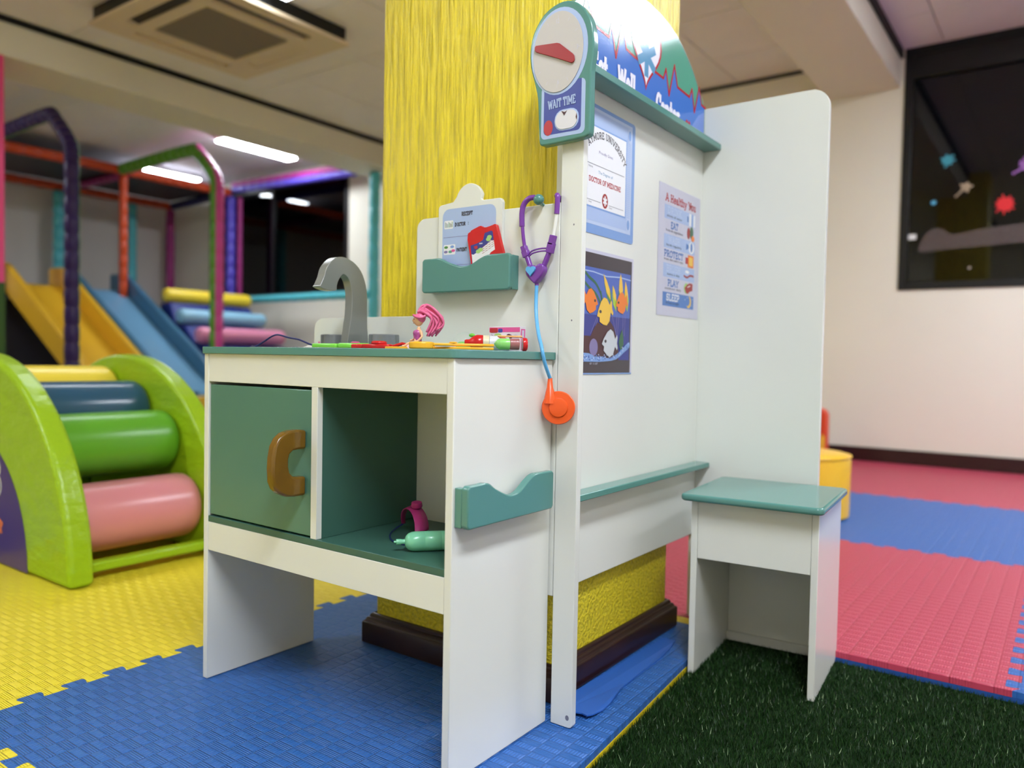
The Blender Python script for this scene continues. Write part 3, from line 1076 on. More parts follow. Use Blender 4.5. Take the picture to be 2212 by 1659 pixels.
co = smooth_closed([(-.0255, .9385), (-.0275, .970), (-.0300, 1.004), (-.0362, 1.028), (-.0440, 1.054), (-.0460, 1.080), (-.0400, 1.107), (-.0210, 1.1325), (.0060, 1.1440), (.0310, 1.1420), (.0520, 1.1265), (.0660, 1.1030),
                    (.0712, 1.076), (.0703, 1.052), (.0675, 1.030), (.0675, .980), (.0672, .9385), (.0620, .9310), (.0500, .9290), (.010, .9275), (-.0140, .9268), (-.0230, .9290)], 3)
cb = part('clock_board', MB().prism(co, (0, .2438, 0), (1, 0, 0), (0, 0, 1), (0, -1, 0), .0155), TEAL, bevel=.0025, seg=3, smooth=40)
CK = Print((0, .2282, 0), (1, 0, 0), (0, 0, 1), (0, -1, 0))
CK.rect(-.0215, .0590, .9360, 1.02, 'p_lblue', 1, .008)
CK.ell(.0100, 1.0690, .0520, .0670, 'p_lblue', 2, 40)
CK.rect(-.0165, .0520, .9420, 1.02, 'p_navy', 2, (.007, .007, .001, .001))
CK.ell(.0100, 1.0690, .0520, .0670, 'p_lblue', 3, 40)
CK.ell(-.0075, .9530, .0085, .0120, 'p_red', 4, 20)
CK.rect(.0040, .0485, .9450, .9775, 'p_lblue', 4, .0150)
CK.build('clock_rim', cb)
CK = Print((0, .2273, 0), (1, 0, 0), (0, 0, 1), (0, -1, 0))
CK.text('WAIT TIME', .0170, .9830, .0125, 'p_lblue', 1, sx=.62, rot=.05, wt=.14)
CK.build('lettering', cb)
dl = part('dial', MB().prism(arc(.0082, 1.0680, .0460, .0620, 0, 360, 44)[:-1], (0, .2274, 0), (1, 0, 0), (0, 0, 1), (0, -1, 0), .0010), mat('dial_card', 'c6c1bf', .4, .4), cb, smooth=30)
# faint tick marks
CK = Print((0, .2263, 0), (1, 0, 0), (0, 0, 1), (0, -1, 0))
for i in range(12):
    a = R(90 - 30 * i)
    if i in (9, 10):
        continue
    CK.line([(.0082 + .036 * math.cos(a), 1.068 + .050 * math.sin(a)), (.0082 + .0405 * math.cos(a), 1.068 + .0555 * math.sin(a))], .0006, 'p_lav', 1)
CK.small('12', .0075, 1.112, .007, 'p_lav', 1, sx=.7)
CK.small('3', .044, 1.065, .007, 'p_lav', 1, sx=.7)
CK.small('6', .010, 1.018, .007, 'p_lav', 1, sx=.7)
CK.build('tick_marks', cb)['kind'] = 'stuff'
hd_ = [(-.0315, 1.0850), (-.0335, 1.0830), (-.0338, 1.0775), (-.0310, 1.0745), (.0090, 1.0570), (.0350, 1.0445), (.0390, 1.0455), (.0405, 1.0490), (.0400, 1.0545), (.0370, 1.0585), (.0130, 1.0790), (.0080, 1.0810)]
part('pointer', MB().prism(hd_, (0, .2258, 0), (1, 0, 0), (0, 0, 1), (0, -1, 0), .0024), mat('dark_red_pointer', 'a02a2e', .35, .4), cb, bevel=.0007, smooth=40)
part('day_window', MB().prism(rrect(.0062, .0462, .9470, .9752, .0135, 5), (0, .2276, 0), (1, 0, 0), (0, 0, 1), (0, -1, 0), .0010), PAPER, cb, smooth=30)
CK = Print((0, .2264, 0), (1, 0, 0), (0, 0, 1), (0, -1, 0))
CK.poly([(.017, .9752), (.0225, .9672), (.028, .9748), (.0235, .9725)], 'p_brown', 1)
CK.poly([(.0455, .957), (.0435, .962), (.0450, .968), (.0461, .962)], 'p_brown', 1)
CK.build('window_print', cb)

# ---- tall wall of the examination side
EX = -.0215                     # its visible face
EY0, EY1 = .2956, .8880
ZB, ZTOP = .1944, WZf(1.055)
sgn = [(EY0, ZB), (EY1, ZB), (EY1, WZf(1.137))]
half = [(.816, 1.137), (.795, 1.155), (.772, 1.172), (.745, 1.196), (.721, 1.212), (.690, 1.229), (.659, 1.242), (.624, 1.250), (.588, 1.2560), (.536, 1.2590)]
arcp = [(WYf(y), WZf(z)) for y, z in half]
mid = WYf(.5275)
arcp2 = [(2 * mid - y, z) for y, z in arcp[::-1][1:]]
arcp = [(min(max(y, EY0), EY1), z) for y, z in arcp + arcp2]
wl = part('wall_panel', MB().prism([(EY0, ZB), (EY1, ZB), (EY1, ZTOP), (EY0, ZTOP)], (EX - .0125, 0, 0), (0, 1, 0), (0, 0, 1), (1, 0, 0), .0125), WHITE, bevel=.0010)
sb = part('sign_board', MB().prism([(EY0, ZTOP + .0003), (EY1, ZTOP + .0003)] + arcp, (EX - .0125, 0, 0), (0, 1, 0), (0, 0, 1), (1, 0, 0), .0125), TEAL, bevel=.0010)
part('top_ledge', MB().box(EX + .0004, EX + .0415, EY0, EY1 - .0004, WZf(1.0425), WZf(1.0552)), TEAL, bevel=.0018)
part('lower_ledge', MB().box(EX + .0004, EX + .0335, EY0, EY1 - .0004, .3500, .3614), TEAL, bevel=.0014)
ep = rrect(EX - .0125, .2497, -.018, 1.1625, (.001, .001, .038, .002), 8)
part('end_panel', MB().prism(ep, (0, EY1 + .0130, 0), (1, 0, 0), (0, 0, 1), (0, -1, 0), .0128), WHITE, bevel=.0014, smooth=40)

part('filler_panel', MB().box(.0100, .0220, .2575, .2935, ZB, 1.07), WHITE, bevel=.0008)  # filler added toward the unattached wall, hidden from the camera behind the post
# printed sign: heartbeat line over blue, heart badge, lettering
SG = Print((EX, 0, 0), (0, 1, 0), (0, 0, 1), (1, 0, 0))
ecg = [(.270, 1.142), (.275, 1.158), (.284, 1.118), (.306, 1.186), (.3305, 1.1455), (.382, 1.1430), (.390, 1.167), (.408, 1.117), (.430, 1.188), (.4455, 1.1440), (.476, 1.1405), (.573, 1.1400), (.600, 1.1390), (.6105, 1.160), (.627, 1.114),
       (.6490, 1.179), (.6660, 1.1410), (.726, 1.1385), (.738, 1.158), (.753, 1.114), (.775, 1.172), (.790, 1.1395), (.8120, 1.1380)]
E_ = [(WYf(a), WZf(b)) for a, b in ecg]
E_[0] = (EY0 + .004, E_[0][1])
inner = [(mid + (y - mid) * .985, z - .0035) for y, z in arcp]
inner = [(min(max(y, EY0 + .004), EY1 - .004), z) for y, z in inner]
SG.poly([(EY0 + .004, ZTOP), (EY1 - .004, ZTOP)] + inner, 's_teal', 1)
SG.poly([(EY0 + .004, ZTOP), (EY1 - .004, ZTOP), (EY1 - .004, WZf(1.138))] + E_[::-1], 's_blue', 2)
SG.poly([(WYf(.712), ZTOP), (EY1 - .004, ZTOP), (EY1 - .004, WZf(1.128)), (WYf(.775), WZf(1.113))], 's_reflect', 3)  # lighter blue corner: a reflection painted onto the sign
SG.line(E_, .0052, 's_red', 4)


def heart(cx, cy, wx, hz, n=40):
    P = []
    for i in range(n):
        t_ = 2 * PI * i / n
        x = 16 * math.sin(t_) ** 3
        y = 13 * math.cos(t_) - 5 * math.cos(2 * t_) - 2 * math.cos(3 * t_) - math.cos(4 * t_)
        P.append((cx - x / 32 * wx, cy + (y + 2.5) / 29 * hz))
    return P


hy, hz_ = WYf(.5255), WZf(1.158)
SG.poly(heart(hy, hz_, .134, .137), 's_red', 5)
SG.poly(heart(hy, hz_ + .001, .118, .120), 's_white', 6)
for a in (90, 30, 150):
    c_, s_ = math.cos(R(a)), math.sin(R(a))
    l_ = .042
    q_ = quad((hy - c_ * l_, hz_ + .001 - s_ * l_), (hy + c_ * l_, hz_ + .001 + s_ * l_), .0175, 0)
    SG.poly(q_, 's_sky', 7)
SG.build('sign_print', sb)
bz = WZf(1.0545)
for wd_t, y_, dz_, sx_ in (('Get', .350, .0085, .66), ('Well', .448, .0085, .62), ('Center', .622, .0055, .68)):
    SL = Print((EX + .0016, 0, 0), (0, 1, 0), (0, 0, 1), (1, 0, 0))
    SL.text(wd_t, WYf(y_), bz + dz_, .0445, 's_white', 1, sx=sx_, wt=.19)
    SL.build('lettering', sb)
SL = Print((EX + .0016, 0, 0), (0, 1, 0), (0, 0, 1), (1, 0, 0))
SL.poly(heart(WYf(.720), bz + .020, .026, .032), 's_red', 1)
SL.build('heart_mark', sb)

# ================================================================== POSTERS STUCK TO THE EXAMINATION WALL
def poster(name, label, y0, y1, z0, z1, r, m, tilt=0):
    """thin sheet on the wall; returns the thing and a Print on its face."""
    t = thing(name, label, 'poster', (EX + .0004, (y0 + y1) / 2, z0))
    obj('sheet', MB().prism(rrect(y0, y1, z0, z1, r, 5), (EX + .0004, 0, 0), (0, 1, 0), (0, 0, 1), (1, 0, 0), .0005), m, t, smooth=0)
    return t, Print((EX + .0009, 0, 0), (0, 1, 0), (0, 0, 1), (1, 0, 0))


# certificate
cy0, cy1, cz0, cz1 = .3225, .5495, .8125, 1.0395
t, P = poster('certificate', 'blue framed medical degree certificate high on the white wall panel', cy0, cy1, cz0, cz1, .007, MATS['p_blue2'])
P.rect(cy0 + .012, .5375, .8290, 1.0330, 'p_pale', 1)
P.rect(cy0 + .018, .5330, .8350, 1.0280, 'p_lblue', 2)
wy0, wy1, wz0, wz1 = .3590, .5130, .8605, 1.0000
P.rect(wy0 - .002, wy1 + .0028, wz0 - .0030, wz1 + .0028, 'p_blue2', 3)
P.rect(wy0, wy1, wz0, wz1, 'p_white', 4)
for k_ in range(40):                     # reeded side band
    z = .858 + .145 * k_ / 40
    P.rect(.5175, .5325, z, z + .0017, 'p_pale', 3)
for z in (1.014, .8465):
    P.rect(.5200, .5340, z - .0125, z + .0125, 'p_pale', 4, .004)
    P.ell(.5265, z, .0052, .0095, 'p_blue2', 5)
ccx = .4358
P.arch('AYMORE UNIVERSITY', ccx, .8955, .0895, .0108, 'p_black', 5, mid=85.0, fit=.1480, wt=.17)
P.small('Proudly Gives', .4365, .9560, .0052, 'p_purple', 5, fit=.051)
P.rect(wy0 + .004, .5065, .9330, .9340, 'p_grey', 5)
P.small('Name', .3830, .9270, .0036, 'p_grey', 5, sx=1.2)
P.small('The Degree of', .4365, .9205, .0052, 'p_sky', 5, fit=.053)
P.text('DOCTOR OF MEDICINE', ccx, .9030, .0082, 'p_red', 5, fit=.1165, wt=.19)
P.ell(ccx, .8760, .0108, .0132, 'p_crim', 5, 28)
for a in (90, 30, 150):
    c_, s_ = math.cos(R(a)), math.sin(R(a))
    P.poly(quad((ccx - c_ * .0075, .876 - s_ * .0090), (ccx + c_ * .0075, .876 + s_ * .0090), .0042, 0), 'p_white', 6)
P.rect(wy0 + .006, .4200, .8702, .8710, 'p_grey', 5)
P.rect(.4500, .5055, .8702, .8710, 'p_grey', 5)
P.small('Date', .3830, .8655, .0030, 'p_grey', 5, sx=1.2)
P.small('Dean', .4570, .8655, .0030, 'p_grey', 5, sx=1.3)
P.build('print', t)

# healthy habits chart
hy0, hy1, hz0, hz1 = .6610, .8745, .6850, .9570
t, P = poster('health_chart', 'pale lilac health chart listing daily habits beside the end panel', hy0, hy1, hz0, hz1, .001, MATS['p_lav'])
fx0, fx1 = .6880, .8490
P.text('A Healthy You', .7700, .9235, .0150, 'p_red', 2, fit=.158, wt=.2)
P.poly(heart(.8210, .9290, .0105, .0115), 'p_crim', 3)
rows = [('DRINK', 'plenty of water', 'p_lblue', 'p_pale', .071, .077), ('EAT', 'fruits & vegetables', None, 'p_blue', .038, .086), ('WASH', 'hands regularly', 'p_lblue', 'p_pale', .058, .076),
        ('PROTECT', "from the sun's rays", None, 'p_blue', .097, .096), ('BRUSH', 'twice a day', 'p_lblue', 'p_pale', .070, .064), ('PLAY', 'outdoors daily', None, 'p_blue', .055, .082), ('SLEEP', '8 hours a night', 'p_blue', 'p_white', .066, .066)]
rh = .0302
top = .9160
for k_, (a, b, bg, fg, w1_, w2_) in enumerate(rows):
    z1_ = top - k_ * rh
    z0_ = z1_ - rh + .0012
    tx = .7385
    if bg:
        P.rect(fx0, fx1, z0_, z1_, bg, 1)
    P.text(a, tx, z0_ + .0125, .0128, fg, 2, fit=w1_, wt=.2)
    P.small(b, tx, z0_ + .0048, .0050, 'p_black' if k_ != 6 else 'p_dark', 2, fit=w2_)
    ix, iz, hh_ = fx1 - .027, (z0_ + z1_) / 2, rh - .003
    if k_ == 0:
        P.rect(ix - .018, ix - .011, iz - .006, iz + .006, 'p_blue', 2)
        P.rect(ix - .008, ix + .004, z0_ + .001, z1_ - .001, 'p_white', 2)
        P.rect(ix + .006, ix + .013, z0_ + .001, z1_ - .001, 'p_blue2', 2)
        P.rect(ix + .015, ix + .025, z0_ + .001, z1_ - .001, 'p_white', 2)
    elif k_ == 1:
        P.ell(ix - .009, iz, .0085, .0125, 'p_crim', 2)
        P.ell(ix + .007, iz + .003, .0095, .0135, 'p_dkgreen', 3)
        P.ell(ix + .014, iz - .009, .0085, .0065, 'p_orange', 4)
    elif k_ == 2:
        P.poly([(ix - .020, iz - .007), (ix - .006, iz - .002), (ix - .006, iz + .004), (ix - .020, iz + .007)], 'p_blue', 2)
        P.ell(ix + .008, iz, .0150, .0130, 'p_white', 2)
        P.ell(ix + .008, iz + .001, .0058, .0105, 'p_blue', 3)
    elif k_ == 3:
        P.rect(ix - .022, ix - .008, iz - .007, iz + .007, 'p_red', 2)
        P.rect(ix - .010, ix + .022, z0_ + .001, z1_ - .001, 'p_orange', 3, .003)
        P.rect(ix - .004, ix + .016, z0_ + .005, z1_ - .005, 'p_yellow', 4, .002)
    elif k_ == 4:
        P.ell(ix - .012, iz + .006, .011, .0034, 'p_white', 2)
        P.line(smooth_open([(ix - .028, iz - .004), (ix - .012, iz - .006), (ix + .004, iz - .001), (ix + .022, iz - .001)], 4), .0042, 'p_crim', 3)
    elif k_ == 5:
        P.ell(ix - .014, iz, .013, .0115, 'p_lgreen', 2)
        P.poly([(ix - .024, iz), (ix - .012, iz + .008), (ix + .002, iz + .0125), (ix + .019, iz + .0125), (ix + .019, iz - .003), (ix + .004, iz - .006), (ix - .006, iz - .0115), (ix - .016, iz - .010)], 'p_crim', 3)
        P.line([(ix - .008, iz + .003), (ix + .006, iz + .007)], .0018, 'p_white', 4)
    else:
        mo = arc(ix, iz + .001, .0135, .0135, -130, 70, 10) + arc(ix - .006, iz + .003, .0125, .0115, 60, -120, 10)
        P.poly(mo, 'p_yellow', 2)
        for dx_, dz_ in ((-.020, .005), (.020, .008), (.015, -.006), (-.008, .010)):
            P.ell(ix + dx_, iz + dz_, .0012, .0012, 'p_white', 3, 8)
P.build('print', t)

# aquarium picture
ay0_, ay1_, az0_, az1_ = .3280, .5545, .5635, .7850
t, P = poster('aquarium_poster', 'poster of a fish tank with orange and yellow fish below the certificate', ay0_, ay1_, az0_, az1_, .001, MATS['p_lav'])
iy0, iy1 = ay0_ + .004, .5480
P.rect(iy0, iy1, .5660, .7790, 'p_char', 1)
P.rect(iy0, iy1 - .005, .5900, .7535, 'p_deep', 2)
P.rect(iy0, iy1 - .005, .6700, .7535, 'p_mid', 3)
P.line([(iy0, .7460), (.400, .7460), (.450, .7420), (.500, .7450), (iy1 - .005, .7430)], .0022, 'p_lblue', 4)


def leaf(x, z, dx, dz, wd__, m, lay):
    L_ = math.hypot(dx, dz)
    n_ = (-dz / L_, dx / L_)
    P.poly([(x, z), (x + dx * .35 + n_[0] * wd__, z + dz * .35 + n_[1] * wd__), (x + dx * .7 + n_[0] * wd__ * .7, z + dz * .7 + n_[1] * wd__ * .7), (x + dx, z + dz), (x + dx * .7 - n_[0] * wd__ * .7, z + dz * .7 - n_[1] * wd__ * .7), (x + dx * .35 - n_[0] * wd__, z + dz * .35 - n_[1] * wd__)], m, lay)


for x_, z_, dx_, dz_, w_, m_ in ((.4720, .6880, -.0350, .0570, .0085, 'p_green'), (.4650, .7000, -.0280, .0460, .0065, 'p_yellow'), (.4880, .6800, -.0160, .0460, .0080, 'p_lime'), (.4850, .6980, -.0125, .0300, .0055, 'p_yellow'),
                                 (.5080, .6780, -.0060, .0730, .0100, 'p_green'), (.5060, .7050, -.0040, .0470, .0080, 'p_yellow'), (.5320, .6820, -.0100, .0560, .0085, 'p_lime'), (.5300, .7000, -.0080, .0400, .0060, 'p_yellow')):
    leaf(x_, z_, dx_, dz_, w_, m_, 4 if m_ != 'p_yellow' else 5)
for z_ in (.730, .712):
    P.line(smooth_open([(iy0 + .03, z_ + .018), (.385, z_ + .006), (.410, z_ - .004), (.428, z_ - .020)], 5), .0050, 'p_dkgreen', 4)
P.line(smooth_open([(.428, .712), (.433, .695), (.430, .680)], 5), .005, 'p_dkgreen', 4)
for a, b in ((.470, .490), (.492, .488), (.500, .494), (.515, .516), (.524, .522), (.425, .395), (.430, .402)):
    P.line([(a, .678), (b, .636)], .0014, 'p_purple', 4)
P.poly([(iy0, .590), (iy0, .632), (.395, .632), (.408, .648), (.420, .657), (.436, .652), (.446, .662), (.462, .663), (.478, .652), (.490, .634), (.500, .606), (.500, .590)], 'p_brown', 5)
leaf(.5080, .6060, .0040, .0420, .0100, 'p_dkgreen', 6)
P.ell(.4060, .6120, .0150, .0155, 'p_purple', 6)
P.poly(smooth_closed([(iy0, .5880), (iy0, .6010), (.390, .6010), (.410, .5955), (.440, .5960), (.460, .5930), (.490, .6000), (.515, .6120), (.535, .6230), (.5425, .6240), (.5425, .6150), (.520, .6040), (.490, .5910), (.450, .5870), (.400, .5860)], 2), 'p_blue2', 7)
for k_ in range(70):
    x_ = random.uniform(iy0 + .03, .541)
    base_ = .5935 + max(0, (x_ - .480)) * .44
    P.ell(x_, base_ + random.uniform(-.005, .006), .0018, .0014, random.choice(('p_navy', 'p_pale', 'p_blue')), 8, 7)


def fish(cx, cz, s, m, flip=1, lay=9, rot=0):
    pts = [(-.5, 0), (-.38, .16), (-.15, .36), (.05, .44), (.22, .36), (.34, .14), (.46, .26), (.5, .18), (.46, 0), (.5, -.16), (.44, -.22), (.34, -.10), (.2, -.34), (0, -.42), (-.2, -.34), (-.40, -.20), (-.36, -.08)]
    c_, s_ = math.cos(rot), math.sin(rot)
    P.poly([(cx + s * (flip * x_ * c_ - y_ * s_), cz + s * (flip * x_ * s_ + y_ * c_)) for x_, y_ in pts], m, lay)
    ex_, ey_ = -.27, .08
    P.ell(cx + s * (flip * ex_ * c_ - ey_ * s_), cz + s * (flip * ex_ * s_ + ey_ * c_), s * .07, s * .05, 'p_char', lay + 1, 10)


fish(.4440, .6770, .0600, 'p_yellow', 1, 9, .30)
fish(.5080, .6970, .0480, 'p_orange', 1, 9, .25)
fish(.3920, .6930, .0520, 'p_orange', -1, 9, -.15)
fish(.4640, .6200, .0600, 'p_silver', 1, 11, .05)
P.small('07 11:07', .4070, .5810, .0036, 'p_lav', 9, sx=1.6)
P.rect(ay0_, ay1_, az0_, az0_ + .0025, 'p_blue2', 2)
P.build('print', t)

# ================================================================== STOOL ON THE TURF
t = thing('stool', 'white children\'s stool with a glossy teal seat standing on the turf', 'stool', (.083, .622, -.020), R(4.4))
lw, dw, hw, tk = .2350, .2440, .343, .0125
kw = dict(local=True, bevel=.0012)
obj('leg_panel', MB().box(0, tk, 0, dw, 0, hw), WHITE, t, **kw)
obj('leg_panel', MB().box(lw - tk, lw, 0, dw, 0, hw), WHITE, t, **kw)
obj('apron', MB().box(tk + .0003, lw - tk - .0003, .0010, .0125, hw - .115, hw), WHITE, t, **kw)
obj('back_panel', MB().box(tk + .0003, lw - tk - .0003, dw - .0150, dw - .0030, .004, hw), WHITE, t, **kw)
obj('foot_rail', MB().box(tk + .0003, lw - tk - .0003, dw - .0260, dw - .0152, .003, .022), WHITE, t, **kw)
obj('seat', MB().prism(rrect(-.0135, lw + .0125, -.0330, dw + .0010, .014, 6), (0, 0, hw + .0003), (1, 0, 0), (0, 1, 0), (0, 0, 1), .0135), TEAL, t, local=True, bevel=.0050, seg=4, smooth=40)

# ================================================================== STETHOSCOPE HANGING FROM THE HOOK
t = thing('stethoscope', 'purple toy stethoscope with blue hose and orange chest piece hanging over the white backsplash', 'stethoscope', (-.027, .234, .70))
Lp = smooth_open([(-.0360, .2360, .8490), (-.0470, .2350, .8482), (-.0560, .2340, .8400), (-.0592, .2335, .8280), (-.0592, .2335, .8150), (-.0587, .2335, .8040)], 5)
obj('ear_tube', MB().tube(Lp, .0045, 10), PUR, t, smooth=60)
obj('ear_tube', MB().tube(smooth_open([(-.0578, .2335, .8040), (-.0562, .2335, .7900), (-.0535, .2335, .7750), (-.0500, .2335, .7640)], 5), .0030, 10), PUR, t, smooth=60)
obj('white_sleeve', MB().tube([(-.0600, .2345, .8036), (-.0585, .2345, .7900), (-.0555, .2345, .7755)], .0022, 8), WPL, t, smooth=60)
Rp = smooth_open([(.0005, .2640, .8440), (.0010, .2540, .8465), (.0035, .2400, .8478), (.0082, .2345, .8465), (.0088, .2335, .8350), (.0080, .2335, .8180)], 5)
obj('ear_tube', MB().tube(Rp, .0044, 10), PUR, t, smooth=60)
obj('white_sleeve', MB().tube([(.0078, .2335, .8178), (.0055, .2335, .8000), (.0020, .2335, .7840)], .0031, 10), WPL, t, smooth=60)
for a, b in (((-.0545, .7720), (-.0475, .7540)), ((.0030, .7850), (-.0040, .7575))):
    va = Vector((a[0], .2335, a[1]))
    vb = Vector((b[0], .2335, b[1]))
    m_ = (va + vb) / 2
    mb = MB()
    dd = (vb - va).normalized()
    nn_ = Vector((dd.z, 0, -dd.x))
    for s0, s1, w_ in ((0, .55, .0046), (.42, 1.0, .0056)):
        p0, p1 = va + (vb - va) * s0, va + (vb - va) * s1
        mb.prism([(0, -w_), ((p1 - p0).length, -w_), ((p1 - p0).length, w_), (0, w_)], p0 + Vector((0, .0045, 0)), dd, nn_, (0, -1, 0), .0095)
    obj('clip_block', mb, PUR, t, bevel=.0010)
obj('arm', MB().tube([(-.0478, .2335, .7555), (-.0385, .2330, .7340)], .0044, 10), PUR, t, smooth=60)
obj('arm', MB().tube([(-.0045, .2335, .7590), (-.0155, .2330, .7350)], .0044, 10), PUR, t, smooth=60)
for dz in (0, -.0042):
    br = smooth_open([(-.0445, .2320, .7575 + dz), (-.0370, .2315, .7625 + dz), (-.0270, .2312, .7648 + dz), (-.0170, .2315, .7656 + dz), (-.0080, .2320, .7652 + dz)], 4)
    obj('bridge', MB().tube(br, .0014, 8), PUR, t, smooth=60)
hs = smooth_closed([(-.0275, .7375), (-.0345, .7405), (-.0420, .7385), (-.0455, .7310), (-.0430, .7235), (-.0360, .7160), (-.0300, .7110), (-.0265, .7100), (-.0215, .7140), (-.0140, .7215), (-.0098, .7300), (-.0115, .7385), (-.0190, .7412)], 3)
hj = obj('heart_joint', MB().prism(hs, (0, .2385, 0), (1, 0, 0), (0, 0, 1), (0, -1, 0), .0135), PUR, t, bevel=.0034, seg=4, smooth=60)
obj('heart_button', MB().prism(heart(-.0330, .7290, .0175, .0160, 28), (0, .2256, 0), (1, 0, 0), (0, 0, 1), (0, -1, 0), .0040), SKY, hj, bevel=.0012, seg=3, smooth=60)
ho = smooth_open([(-.0270, .2330, .7100), (-.0265, .2310, .6900), (-.0210, .2240, .6600), (-.0080, .2120, .6300), (.0055, .2010, .6090), (.0100, .1985, .5970), (.0108, .2060, .5790), (.0098, .2215, .5580)], 6)
obj('collar', MB().lathe([(.0034, 0), (.0034, .003), (.0028, .003), (.0028, .007)], (-.0270, .2330, .7100), (0, 0, -1), 12), PUR, t, smooth=50)
obj('hose', MB().tube(ho, .0030, 10), SKY, t, smooth=60)
cc = Vector((.0262, .2215, .5135))
cn = Vector((.50, -.866, .03)).normalized()
mb = MB().lathe([(.0245, 0), (.0258, .0010), (.0262, .0030), (.0262, .0075), (.0250, .0095), (.0155, .0096), (.0150, .0098), (.0138, .0122), (.0100, .0130), (.0, .0130)], cc - cn * .005, cn, 40)
cp = obj('chest_piece', mb, ORG, t, smooth=40)
top_ = cc + Vector((-.0150, -.0087, 0)) * .62 + Vector((0, 0, .0185))
nk = Vector((.0098, .2212, .5590))
obj('chest_neck', MB().tube([cc + Vector((-.012, -.0060, .006)), cc + Vector((-.0125, -.005, .0225)), (.0120, .2180, .5440), (.0102, .2205, .5545), nk], [.0105, .0078, .0052, .0040, .0036], 14), ORG, cp, smooth=50)

# ================================================================== IN THE WALL POCKET
t = thing('clipboard', 'white toy clipboard with a pale blue form standing in the teal wall pocket', 'clipboard', (-.176, .236, .7065))
cbp = [(-.2445, .7080), (-.1035, .7080), (-.1035, .8500)] + arc(-.1105, .8500, .007, .007, 0, 90, 4) + [(-.1390, .8570)] + arc(-.1440, .8620, .005, .005, 270, 200, 3) + arc(-.1750, .8560, .0305, .0325, 22, 158, 14) + [(-.2110, .8600), (-.2370, .8570)] + arc(-.2375, .8500, .007, .007, 90, 180, 4)
obj('board', MB().prism(cbp, (0, .2457, 0), (1, 0, 0), (0, 0, 1), (0, -1, 0), .0070), WHITE, t, bevel=.0010, smooth=40)
CP = Print((0, .2386, 0), (1, 0, 0), (0, 0, 1), (0, -1, 0))
CP.rect(-.2340, -.1160, .7080, .8485, 'p_lblue', 1, (.001, .001, .014, .014))
CP.text('RECEIPT', -.1785, .8345, .0062, 'p_black', 3, sx=.82, wt=.2)
CP.rect(-.2300, -.2095, .8140, .8285, 'p_white', 2, .002)
for k_ in range(7):
    CP.rect(-.2280 + k_ * .0026, -.2268 + k_ * .0026, .8165, .8260 - (k_ % 3) * .0015, random.choice(('p_green', 'p_brown', 'p_teal', 'p_grey')), 3)
CP.text('D', -.2055, .8175, .0058, 'p_black', 3, align='l', sx=.8, wt=.2)
CP.text('OCTOR', -.2005, .8175, .0058, 'p_black', 3, align='l', sx=.8, wt=.2)
CP.ell(-.1755, .8188, .0007, .0007, 'p_black', 3, 8)
CP.ell(-.1755, .8218, .0007, .0007, 'p_black', 3, 8)
CP.rect(-.2310, -.1200, .7990, .7996, 'p_purple', 2)
CP.rect(-.2310, -.1200, .7500, .7506, 'p_purple', 2)
CP.rect(-.2305, -.2040, .7690, .7865, 'p_white', 2, .002)
for x_, z_, m_ in ((-.2250, .7820, 'p_green'), (-.2110, .7825, 'p_blue2'), (-.2255, .7740, 'p_purple'), (-.2150, .7740, 'p_teal'), (-.2085, .7755, 'p_pink')):
    CP.ell(x_, z_, .0045, .0024, m_, 3, 12)
CP.text('PATIENT', -.2010, .7735, .0056, 'p_black', 3, align='l', sx=.8, wt=.2)
CP.build('form_print', t)

t = thing('red_pouch', 'glossy red plastic pouch with a printed white label tucked in the wall pocket', 'pouch', (-.128, .234, .7070))
rp_ = smooth_open([(-.1700, .7985), (-.1690, .8015), (-.1640, .8035), (-.1630, .8055), (-.1500, .8100), (-.1420, .8120), (-.1385, .8095), (-.1300, .8085), (-.1180, .8110), (-.1120, .8125)], 2) + [(-.1095, .8110), (-.1060, .8000), (-.1010, .7850), (-.0945, .7650), (-.0905, .7400), (-.0960, .7075), (-.1580, .7075), (-.1600, .7400), (-.1660, .7700), (-.1705, .7900)]
mb = MB()
mb.prism(rp_, (0, .2374, 0), (1, 0, 0), (0, 0, 1), (0, -1, 0), .0072)
obj('sleeve', mb, REDP, t, bevel=.0024, seg=3, smooth=50)
RPn = Print((0, .2301, 0), (1, 0, 0), (0, 0, 1), (0, -1, 0))
RPn.poly([(-.1630, .7800), (-.1500, .7825), (-.1420, .7850), (-.1360, .7880), (-.1330, .7990), (-.1190, .8020), (-.1160, .8000), (-.1130, .7820), (-.1480, .7100), (-.1560, .7300)], 'p_deep', 1)
RPn.poly([(-.1600, .7650), (-.1560, .7640), (-.1440, .7700), (-.1300, .7790), (-.1190, .7860), (-.1130, .7850), (-.1105, .7700), (-.1190, .7660), (-.1240, .7600), (-.1260, .7100), (-.1530, .7100), (-.1575, .7480)], 'p_white', 2)
for x_, z_ in ((-.1460, .7690), (-.1410, .7715), (-.1245, .7880), (-.1225, .7915)):
    RPn.ell(x_, z_, .0052, .0034, 'p_lgreen', 3, 12)
for k_ in range(16):
    a_, b_ = k_ % 4, k_ // 4
    x_ = -.1370 + a_ * .0065
    z_ = .7690 + a_ * .0032 + b_ * .0035 - .004
    RPn.line([(x_, z_), (x_ + .0045, z_ + .0018)], .0007, 'p_crim', 3)
for k_ in range(6):
    RPn.line([(-.1520, .7480 - k_ * .006), (-.1420, .7505 - k_ * .006)], .0006, 'p_purple', 3)
RPn.poly([(-.1560, .7780), (-.1480, .7790), (-.1470, .7740), (-.1530, .7730)], 'p_red', 3)
RPn.rect(-.1440, -.1370, .7810, .7830, 'p_lav', 3)
RPn.build('label_print', t)

